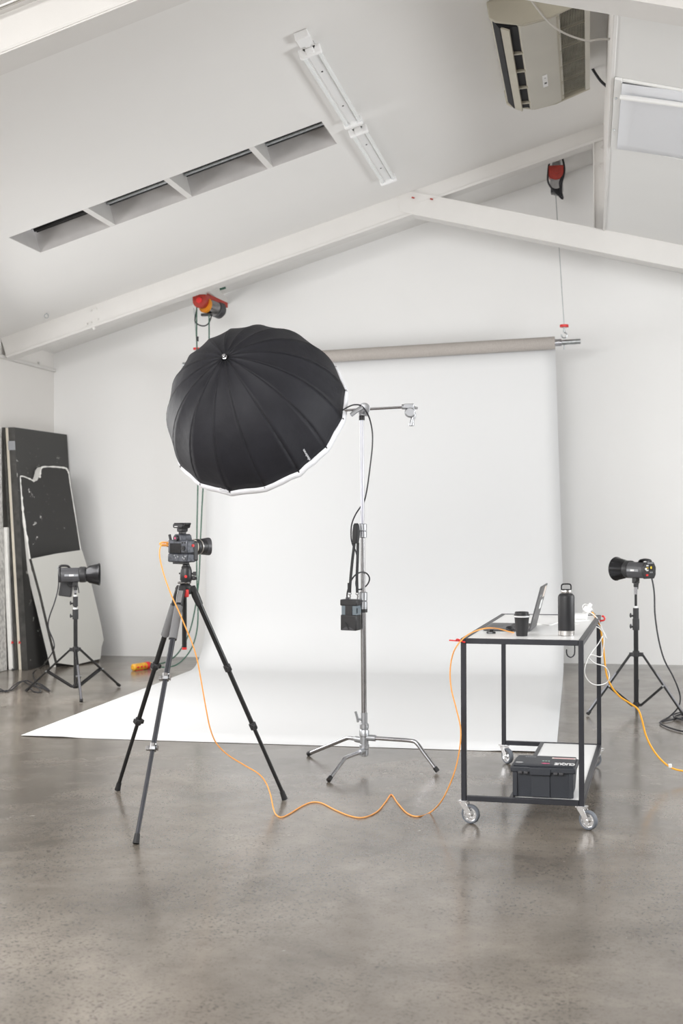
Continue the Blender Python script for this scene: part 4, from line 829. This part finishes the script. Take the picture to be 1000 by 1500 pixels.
obj('lens_barrel', B().lathe([(.034, 0), (.036, .01), (.036, .03)], 32, TLn), 'black', cm)
obj('lens_collar', B().lathe([(.038, .028), (.0395, .030), (.0395, .062), (.038, .064)], 32, TLn), 'creamb', cm)
obj('zoom_ring', B().lathe([(.040, .064), (.042, .068), (.042, .088), (.040, .091)], 36, TLn), 'black', cm)
obj('silver_ring', B().lathe([(.0415, .091), (.043, .093), (.043, .097), (.0415, .099)], 36, TLn), 'steelb', cm)
obj('focus_ring', B().lathe([(.041, .099), (.042, .104), (.042, .132)], 36, TLn), 'black', cm)
b = B(); N = 48; vs = []
for (r_, top2) in ((.0435, 0), (.0480, 1), (.0465, 1), (.042, 0)):
    for k in range(N):
        t = 2*PI*k/N; pz = .132 if not top2 else .163-.010*math.cos(2*t); vs.append((r_*math.cos(t), r_*math.sin(t), pz))
b.add(vs, [(i*N+k, i*N+(k+1) % N, ((i+1) % 4)*N+(k+1) % N, ((i+1) % 4)*N+k) for i in range(4) for k in range(N)], TLn); obj('lens_hood', b, 'greybody', cm)
obj('front_glass', B().lathe([(.0001, .128), (.038, .126)], 28, TLn, caps=False), 'glassl', cm)
# flash trigger on the hot shoe
tg_ = thing('flash_trigger', 'small black radio trigger slotted on top of the camera', 'trigger', Tm @ V((0, 0, .148)))
b = B(); b.box((-.012, -.014, .148), (.014, .02, .162), Tm); b.prism([(-.016, -.02, .160), (.018, -.02, .160), (.022, -.02, .178), (-.020, -.02, .178)], (0, .045, 0), Tm); obj('foot', b, 'black', tg_, bev=.003)
b = B(); b.prism([(-.038, -.03, .180), (.030, -.03, .178), (.036, -.03, .196), (.028, -.03, .204), (-.034, -.03, .204), (-.042, -.03, .196)], (0, .062, 0), Tm); obj('housing', b, 'black', tg_, bev=.006)
obj('lid', B().box((-.034, -.026, .204), (.026, .028, .207), Tm), 'greybody', tg_, bev=.002)
b = B(); b.prism([(.024, -.02, .176), (.046, -.02, .202), (.042, -.02, .208), (.022, -.02, .205)], (0, .045, 0), Tm); obj('side_wing', b, 'black', tg_, bev=.003)
obj('name_plate', B().box((-.024, -.0315, .186), (-.002, -.0300, .1895), Tm), 'white', tg_)

# ================================================================== CART
ct = V((pD(674.5, 1000, 6.665).x, pD(674.5, 1000, 6.665).y, 0)); KA = rad(-3.4)
CW, CL, ZB, ZT, t_ = .607, 1.66, .138, .925, .026
cart = thing('rolling_cart', 'black steel frame trolley table with a white top on four swivel wheels', 'cart', ct)
TK = TR(ct, KA)
def K_(x, y, z): return TK @ V((x, y, z))
def kb(lo, hi): return B().box(lo, hi, TK)
h_ = t_/2
for x in (0, CW-t_):
    for y in (0, CL-t_): obj('leg', kb((x-h_+.0, y-h_, ZB-t_), (x+h_, y+h_, ZT)) if False else kb((x, y, ZB-t_), (x+t_, y+t_, ZT)), 'frame', cart, bev=.003)
for z in (ZT-t_, ZB-t_):
    for y in (0, CL-t_): obj('rail', kb((t_, y, z), (CW-t_, y+t_, z+t_)), 'frame', cart, bev=.002)
    for x in ((0, CW-t_) if z > .5 else (CW-t_,)): obj('rail', kb((x, t_, z), (x+t_, CL-t_, z+t_)), 'frame', cart, bev=.002)
XD = .262
obj('shelf_divider', kb((XD-.024, t_, ZB-t_), (XD, CL-t_, ZB)), 'frame', cart, bev=.002)
obj('tabletop', kb((t_-.004, t_-.004, ZT-.018), (CW-t_+.004, CL-t_+.004, ZT-.003)), 'top', cart)
obj('lower_shelf', kb((XD, t_-.002, ZB-.018), (CW-t_, CL-t_+.002, ZB-.004)), 'top', cart)
for (x, y, an) in ((t_/2, t_/2, 70), (CW-t_/2, t_/2, 62), (t_/2, CL-t_/2, 40), (CW-t_/2, CL-t_/2, -65)):
    cz = .048; T = TR(K_(x, y, 0), rad(an)-rad(90)) ; off = .036      # wheel trails along local +x
    b = B(); b.cyl((0, 0, .100), (0, 0, ZB-t_+.002), .023, 18, T); b.box((-.024, -.024, .106), (.024, .024, ZB-t_+.001), T)
    c_ = obj('caster', b, 'rim', cart, label=None)
    b = B()
    for s in (-1, 1): b.prism([(-.018, s*.017, .102), (.020, s*.017, .102), (off+.014, s*.017, cz+.004), (off+.006, s*.017, cz-.014), (off-.010, s*.017, cz-.008)], (0, s*.003, 0), T)
    b.cyl((off, -.024, cz), (off, .024, cz), .006, 10, T); obj('fork', b, 'rim', c_, bev=.001)
    TW = T @ Matrix.Translation((off, 0, cz)) @ Matrix.Rotation(rad(90), 4, 'X')
    obj('tyre', B().lathe([(.036, -.013), (.044, -.013), (.0478, -.007), (.0478, .007), (.044, .013), (.036, .013)], 36, TW, caps=False), 'tyre', c_)
    b = B(); b.lathe([(.010, -.012), (.012, -.010), (.018, -.004), (.030, -.003), (.034, -.009), (.0365, -.011), (.0365, .011), (.034, .009), (.030, .003), (.018, .004), (.012, .010), (.010, .012)], 32, TW); [b.cyl((.022*math.cos(a), .022*math.sin(a), -.005), (.022*math.cos(a), .022*math.sin(a), .005), .0035, 8, TW) for a in (0, 1.57, 3.14, 4.71)]
    obj('wheel_hub', b, 'rim', c_)
# loose hook under the front rail
b = B(); hx = .535; b.tube([K_(hx+.028, .015, ZT-t_), K_(hx+.028, .010, ZT-.060), K_(hx+.022, .010, ZT-.076), K_(hx+.008, .010, ZT-.084), K_(hx-.006, .010, ZT-.076), K_(hx-.011, .010, ZT-.062), K_(hx-.011, .010, ZT-.045)], .0032, 8, smooth=True)
tag(obj('hook', b, 'frame'), 'dark metal J-shaped hook under the front rail of the cart', 'hook')

# storage crate on the lower shelf
cx0, cx1, cy0, cy1, cz0, cz1 = .242, .562, .045, .305, ZB-.003, .300
cr = thing('storage_crate', 'charcoal plastic crate with a clipped, stickered lid on the cart shelf', 'crate', K_((cx0+cx1)/2, (cy0+cy1)/2, cz0))
b = B(); ins = .012
lo = [(cx0+ins+.006, cy0+ins), (cx1-ins-.006, cy0+ins), (cx1-ins-.006, cy1-ins), (cx0+ins+.006, cy1-ins)]; hi = [(cx0+.008, cy0+.006), (cx1-.008, cy0+.006), (cx1-.008, cy1-.006), (cx0+.008, cy1-.006)]
b.add([(x, y, cz0) for x, y in lo]+[(x, y, cz1-.035) for x, y in hi], [(3, 2, 1, 0), (4, 5, 6, 7), (0, 1, 5, 4), (1, 2, 6, 5), (2, 3, 7, 6), (3, 0, 4, 7)], TK); obj('bin', b, 'crate', cr, bev=.006)
for x0, x1 in ((cx0+.010, cx0+.034), (cx1-.034, cx1-.010)): obj('corner_rib', B().box((x0, cy0+.000, cz0+.004), (x1, cy0+.02, cz1-.035), TK), 'crate', cr, bev=.003)
obj('front_panel', B().box((cx0+.100, cy0+.003, cz0+.004), (cx0+.195, cy0+.02, cz1-.035), TK), 'crate', cr, bev=.002)
b = B(); b.box((cx0, cy0-.006, cz1-.040), (cx1, cy1, cz1-.012), TK); obj('rim', b, 'crate', cr, bev=.005)
b = B(); b.box((cx0+.012, cy0+.008, cz1-.014), (cx1-.012, cy1-.01, cz1), TK); b.box((cx0+.095, cy0-.012, cz1-.052), (cx0+.200, cy0+.01, cz1-.014), TK); ld = obj('lid', b, 'crate', cr, bev=.004)
for x in (cx0+.038, cx0+.066, cx0+.212, cx0+.240): obj('latch', B().box((x, cy0-.013, cz1-.046), (x+.022, cy0+.0, cz1-.034), TK), 'greybody', cr, bev=.002)
Tz = cz1+.0006
def lidtext(s, size, x, y, m, rot=PI): obj('lettering', textmesh(s, size, bold=.0016, T=TK @ Matrix.Translation((x, y, Tz)) @ Matrix.Rotation(rot, 4, 'Z') @ Matrix.Diagonal((.72, 1.9, 1, 1))), m, ld)
lidtext('CLIQUE', .040, cx1-.055, cy0+.040, 'white')
b = B(); b.prism([(cx1-.150+.022*math.cos(t), cy0+.040+.016*math.sin(t)*(1 if i % 2 else .5), Tz-.0003) for i, t in enumerate([j*PI/5 for j in range(10)])], (0, 0, .0006), TK); obj('pink_sticker', b, 'pink', ld)
b = B(); b.lathe([(.020, 0), (.020, .0006)], 18, TK @ Matrix.Translation((cx0+.04, cy0+.045, Tz-.0003))); obj('round_sticker', b, 'plate', ld)
b = B(); b.lathe([(.014, 0), (.014, .0010), (.009, .0011), (.009, 0)], 18, TK @ Matrix.Translation((cx0+.04, cy0+.045, Tz-.0003)), caps=False); obj('sticker_ring', b, 'steelb', ld)
b = B(); [b.box((cx0+.148+.014*i, cy0+.098, Tz), (cx0+.158+.014*i, cy0+.112, Tz+.0005), TK) for i in range(3)]; obj('small_print', b, 'tgreen', ld)
b = B(); [b.box((cx0+.055+.011*i, cy0+.195, Tz), (cx0+.062+.011*i, cy0+.210, Tz+.0005), TK) for i in range(5)]; obj('small_print', b, 'plate', ld)
b = B(); b.box((cx1-.130, cy1-.085, Tz), (cx1-.012, cy1-.055, Tz+.0006), TK); obj('label_strip', b, 'stickw', ld)
b = B(); b.box((cx1-.120, cy1-.074, Tz+.0006), (cx1-.02, cy1-.066, Tz+.001), TK); obj('label_stripe', b, 'pink', ld)
# ------------------------------------------------------------------ things on the table
ZS = ZT-.003
def KL(p): q = TK.inverted() @ p; return q
# laptop, hinge on its right side, lid tilted outwards
l0 = KL(pZ(697, 924, ZS)); lx0 = .048; lx1 = .300; ly0 = l0.y; ly1 = ly0+.36
lp = thing('laptop', 'open dark grey laptop seen from its side behind the black cup', 'laptop', K_((lx0+lx1)/2, (ly0+ly1)/2, ZS))
obj('base', kb((lx0, ly0, ZS+.002), (lx1, ly1, ZS+.015)), 'laptop', lp, bev=.004)
obj('foot', kb((lx0+.02, ly0+.02, ZS), (lx0+.03, ly1-.02, ZS+.003)).box((lx1-.03, ly0+.02, ZS), (lx1-.02, ly1-.02, ZS+.003), TK), 'dark', lp)
b = B()
for i in range(5):
    for j in range(14): b.box((lx0+.125+i*.021, ly0+.028+j*.0222, ZS+.0145), (lx0+.143+i*.021, ly0+.047+j*.0222, ZS+.0162), TK)
obj('key', b, 'key', lp, kind='stuff')
obj('touchpad', kb((lx0+.02, ly0+.12, ZS+.0148), (lx0+.09, ly0+.23, ZS+.0155)), 'greybody', lp)
hl_ = .235; an = rad(15)
TLd = TK @ Matrix.Translation((lx1-.004, ly0, ZS+.012)) @ Matrix.Rotation(an, 4, 'Y')
lid_ = obj('lid', B().box((-.0035, 0, 0), (.0035, ly1-ly0, hl_), TLd), 'laptop', lp, bev=.002)
obj('screen', B().box((-.0042, .008, .014), (-.0034, ly1-ly0-.008, hl_-.008), TLd), 'screen', lid_)
obj('logo', B().box((.0034, .07, hl_*.74), (.0042, .14, hl_*.79), TLd), 'plate', lid_)
obj('sticker', B().box((.0034, .22, hl_*.70), (.0042, .33, hl_*.96), TLd), 'stickw', lid_); obj('sticker', B().box((.0034, .19, hl_*.42), (.0042, .30, hl_*.64), TLd), 'tube', lid_)
# cup
p = pZ(764, 931.5, ZS)
cu = thing('coffee_cup', 'black takeaway coffee cup with a black lid and pale rim, on the cart top', 'cup', p)
T = Matrix.Translation(p)
obj('cup_body', B().lathe([(.027, .001), (.028, .0), (.0290, .004), (.0375, .095), (.038, .098)], 40, T), 'cup', cu)
obj('lid_rim', B().lathe([(.0375, .096), (.0415, .097), (.0420, .100), (.041, .104), (.038, .106)], 40, T), 'cuprim', cu)
b = B(); b.lathe([(.0405, .104), (.040, .108), (.036, .110), (.0355, .121), (.033, .1235), (.030, .119), (.001, .117)], 40, T); obj('lid', b, 'black', cu)
# bottle
p = pZ(829.3, 931.0, ZS); T = Matrix.Translation(p)
bo = thing('water_bottle', 'tall matt black insulated bottle with a steel foot and loop cap', 'bottle', p)
obj('steel_foot', B().lathe([(.036, 0), (.0405, .002), (.0415, .006), (.0415, .026), (.042, .0265)], 40, T), 'steelb', bo)
obj('bottle_body', B().lathe([(.0418, .0262), (.0422, .028), (.0422, .196), (.040, .206), (.033, .214), (.026, .217), (.025, .219)], 40, T), 'bottle', bo)
obj('neck_ring', B().lathe([(.0255, .218), (.0265, .220), (.0265, .232), (.0255, .2335)], 36, T), 'steelb', bo)
b = B(); b.lathe([(.026, .2335), (.0265, .236), (.024, .238), (.001, .238)], 36, T); b.tube([(-.0235, 0, .234), (-.0245, 0, .25), (-.020, 0, .262), (.0, 0, .2645), (.020, 0, .262), (.0245, 0, .25), (.0235, 0, .234)], .0038, 10, T @ Matrix.Rotation(PSI, 4, 'Z'), smooth=True); obj('loop_cap', b, 'bottle', bo)
# card reader
p = pZ(719, 928, ZS); T = TR(p, PSI+rad(6))
rd = thing('card_reader', 'little grey-black memory card reader in front of the laptop', 'card reader', p)
obj('case', B().box((-.022, -.014, 0), (.022, .016, .011), T), 'black', rd, bev=.003); obj('face_label', B().box((-.018, -.0146, .003), (.004, -.0138, .008), T), 'plate', rd)
obj('card', B().box((-.006, .0, .011), (.012, .012, .020), T), 'dark', rd)
# cable clip ring
p = pZ(746, 925.5, ZS); T = TR(p+V((0, 0, .010)), PSI, rx=rad(68))
b = B(); [b.tube([(r_*math.cos(t), r_*.62*math.sin(t)+dy_, .003*k_2) for t in [i*PI/9 for i in range(19)]], .0035, 8, T) for k_2, (r_, dy_) in enumerate(((.017, .0), (.014, .004), (.018, .006)))]
tag(obj('cable_tie', b, 'black'), 'knot of black cable ties holding the orange cable to the table', 'cable tie')
# charger, plugs and white cords at the far right of the top
p = pZ(852, 907, ZS); T = TR(p, KA)
chg = thing('laptop_charger', 'white charger block with white cords at the far right of the cart top', 'charger', p)
obj('block', B().box((-.05, -.02, 0), (.03, .09, .030), T), 'white', chg, bev=.006)
obj('block', B().box((-.085, .02, 0), (-.045, .10, .026), T), 'white', chg, bev=.006)
def cz_(u, v, d): return pD(u, v, d)
dq = 8.0
ps = thing('power_outlet', 'white multi-way socket with a plug tangled in white cords', 'socket', pD(860, 894, dq))
T = TR(pD(859.5, 893, dq), KA) @ Matrix.Rotation(rad(35), 4, 'Y')
obj('socket_body', B().box((-.022, -.02, -.016), (.024, .02, .018), T), 'white', ps, bev=.005)
obj('plug', B().box((-.012, -.018, .016), (.010, .016, .044), T), 'white', ps, bev=.005); obj('plug', B().cyl((.02, 0, 0), (.056, 0, .0), .013, 14, T, r1=.009), 'plate', ps)
def wc(name, pts, lab, r=.0032, m='wcord', par=None): o = obj(name, B().tube([pD(*q) for q in pts], r, 8, smooth=True), m, par) if par else tag(obj(name, B().tube([pD(*q) for q in pts], r, 8, smooth=True), m), lab, 'cord'); return o
wc('plug_lead', [(861, 895, dq), (853, 890, dq), (856, 885, dq), (862, 887, dq), (868, 894, dq)], '', .003, par=ps)
wc('plug_lead', [(862, 897, dq), (854, 897, dq), (853, 903, dq), (858, 905, 7.95)], '', .003, par=ps)
wc('white_cord', [(862, 896, dq), (870, 901, 7.9), (876, 908, 7.85), (881, 920, 7.8), (884, 935, 7.78), (883, 950, 7.75), (880, 962, 7.7), (866, 975-16, 7.4), (862, 962, 7.38), (864, 966, 7.38), (872, 972, 7.4), (885, 976, 7.45), (891, 984, 7.45), (892, 993, 7.4), (888, 1000, 7.4), (877, 1003.5, 7.35), (866, 1001, 7.3), (858, 992, 7.3), (856, 980, 7.3), (860, 966, 7.35), (866, 956, 7.4), (876, 943, 7.6), (882, 932, 7.75)], 'long white cord looping off the cart and hanging beside the rear leg', .003)
wc('white_cord', [(842, 910, 7.68), (858, 909, 7.75), (868, 910, 7.8), (876, 916, 7.8), (883, 924, 7.78), (887, 933, 7.76), (888, 936, 7.76)], 'upper short white cord draped over the right rail of the cart')
wc('white_cord', [(842, 914.5, 7.50), (856, 914, 7.6), (866, 916, 7.65), (877, 920, 7.7), (884, 928, 7.7), (886, 934, 7.7)], 'lower short white cord draped over the right rail of the cart')
dz_ = lambda u, v: dep(pZ(u, v, ZS+.004))
wc('white_cord', [(u, v, dz_(u, v)) for u, v in ((783, 913.5), (795, 915), (806, 915.5), (815, 912.5), (828, 910), (842, 907.5))], 'thin white cord lying across the table between laptop and charger', .0026)
# red spring hooks at two cart corners
b = B(); p = K_(0, -.004, ZT-t_/2); b.bar(p+TK.to_3x3() @ V((-.055, -.01, .004)), p+TK.to_3x3() @ V((.012, -.01, .0)), .008, .006); b.tube([p+V((-.022, -.012, .002)), p+V((-.012, -.016, .010)), p+V((.018, -.014, -.004)), p+V((.024, -.012, -.001))], .004, 8, smooth=True)
tag(obj('red_clamp', b, 'redp', bev=.001), 'red plastic cable hook on the front left corner of the cart', 'clip')
p = pD(881, 908, 8.05); b = B(); b.tube([p+Rt*-.025+Up*-.010, p+Rt*-.008+Up*-.006, p+Rt*.012+Up*-.002, p+Rt*.018+Up*.010, p+Rt*.008+Up*.022, p+Rt*.0+Up*.020], .0055, 8, smooth=True); b.box((-.03, -.012, -.016), (-.012, .012, -.002), TR(p, KA))
tag(obj('red_clamp', b, 'redp'), 'red plastic cable hook on the rear right corner of the cart', 'clip')

# ================================================================== CABLES
tzf = lambda u, v: dep(pZ(u, v, .004))
P = [(246, 799, 6.9), (240, 797.5, 6.86), (236, 799, 6.85), (233.5, 808, 6.84), (235, 822, 6.84), (241, 845, 6.84), (251, 872, 6.84), (262, 896, 6.85), (273, 922, 6.86), (282, 944, 6.87), (289, 968, 6.88), (295, 1000, 6.89), (302, 1040, 6.9), (308, 1068, 6.92), (317, 1089, 6.95), (334, 1106, 6.98), (358, 1121, 7.0), (378, 1133, 7.0), (389, 1146, 7.0), (396, 1164, 6.98), (400, 1183, 6.93)]
P += [(u, v, tzf(u, v)) for u, v in ((404, 1193), (412, 1197), (424, 1192), (440, 1182), (455, 1175.5), (470, 1176), (490, 1186), (512, 1195), (532, 1197.5), (552, 1189), (565, 1174), (573, 1164), (582, 1176), (596, 1191), (612, 1196), (630, 1190))]
P += [(646, 1174, 6.72), (660, 1146, 6.66), (669, 1118, 6.62), (674, 1088, 6.6), (674, 1064, 6.6), (668, 1038, 6.6), (661, 1010, 6.6), (659, 985, 6.6), (662, 962, 6.58), (669, 946, 6.55), (682, 932, 6.6), (697, 924, 6.7), (714, 920, 6.78), (730, 921, 6.88), (744, 925, 6.93), (752, 926.5, 6.98)]
b = B().tube([pD(*q) for q in P], .0036, 8, smooth=True)
tc_ = tag(obj('tether_cable', b, 'orange'), 'thin bright orange cable from the camera along the floor up to the laptop', 'cable')
b = B(); b.tube([pD(246, 795, 6.9), pD(238, 794.5, 6.86), pD(234, 796.5, 6.86), pD(238, 799, 6.86), pD(246, 799, 6.9)], .0045, 8, smooth=True); obj('plug', b, 'orange', tc_)
obj('plug_guard', B().box((-.088, -.02, .078), (-.071, .015, .112), Tm), 'black', cm, bev=.003)
obj('cable_clamp', B().tube([Tm @ V((-.086+.004*math.sin(t), -.024, .094+.012*math.cos(t))) for t in [i*PI/6 for i in range(13)]], .003, 6), 'amber', cm)
P = [(867, 897, 7.98), (872, 904, 7.95), (878, 915, 7.9), (880.5, 928, 7.88), (883, 945, 7.86), (885, 965, 7.85), (888, 988, 7.83), (895, 1005, 7.82), (907, 1020, 7.8), (922, 1030, 7.78), (934, 1039, 7.76), (940, 1055, 7.75), (945, 1075, 7.74), (953, 1093, 7.73), (965, 1110, 7.72), (980, 1123, 7.7), (995, 1128.5, 7.7), (1015, 1130, 7.7)]
b = B().tube([pD(*q) for q in P], .0055, 8, smooth=True)
ex = tag(obj('extension_cord', b, 'orange2'), 'yellow-orange extension cord sagging from the cart to the right picture edge', 'cord')
p = pD(981, 1123, 7.7); obj('cord_tag', B().box((-.010, -.008, -.006), (.010, .008, .016), TR(p, PSI)), 'white', ex, bev=.002)
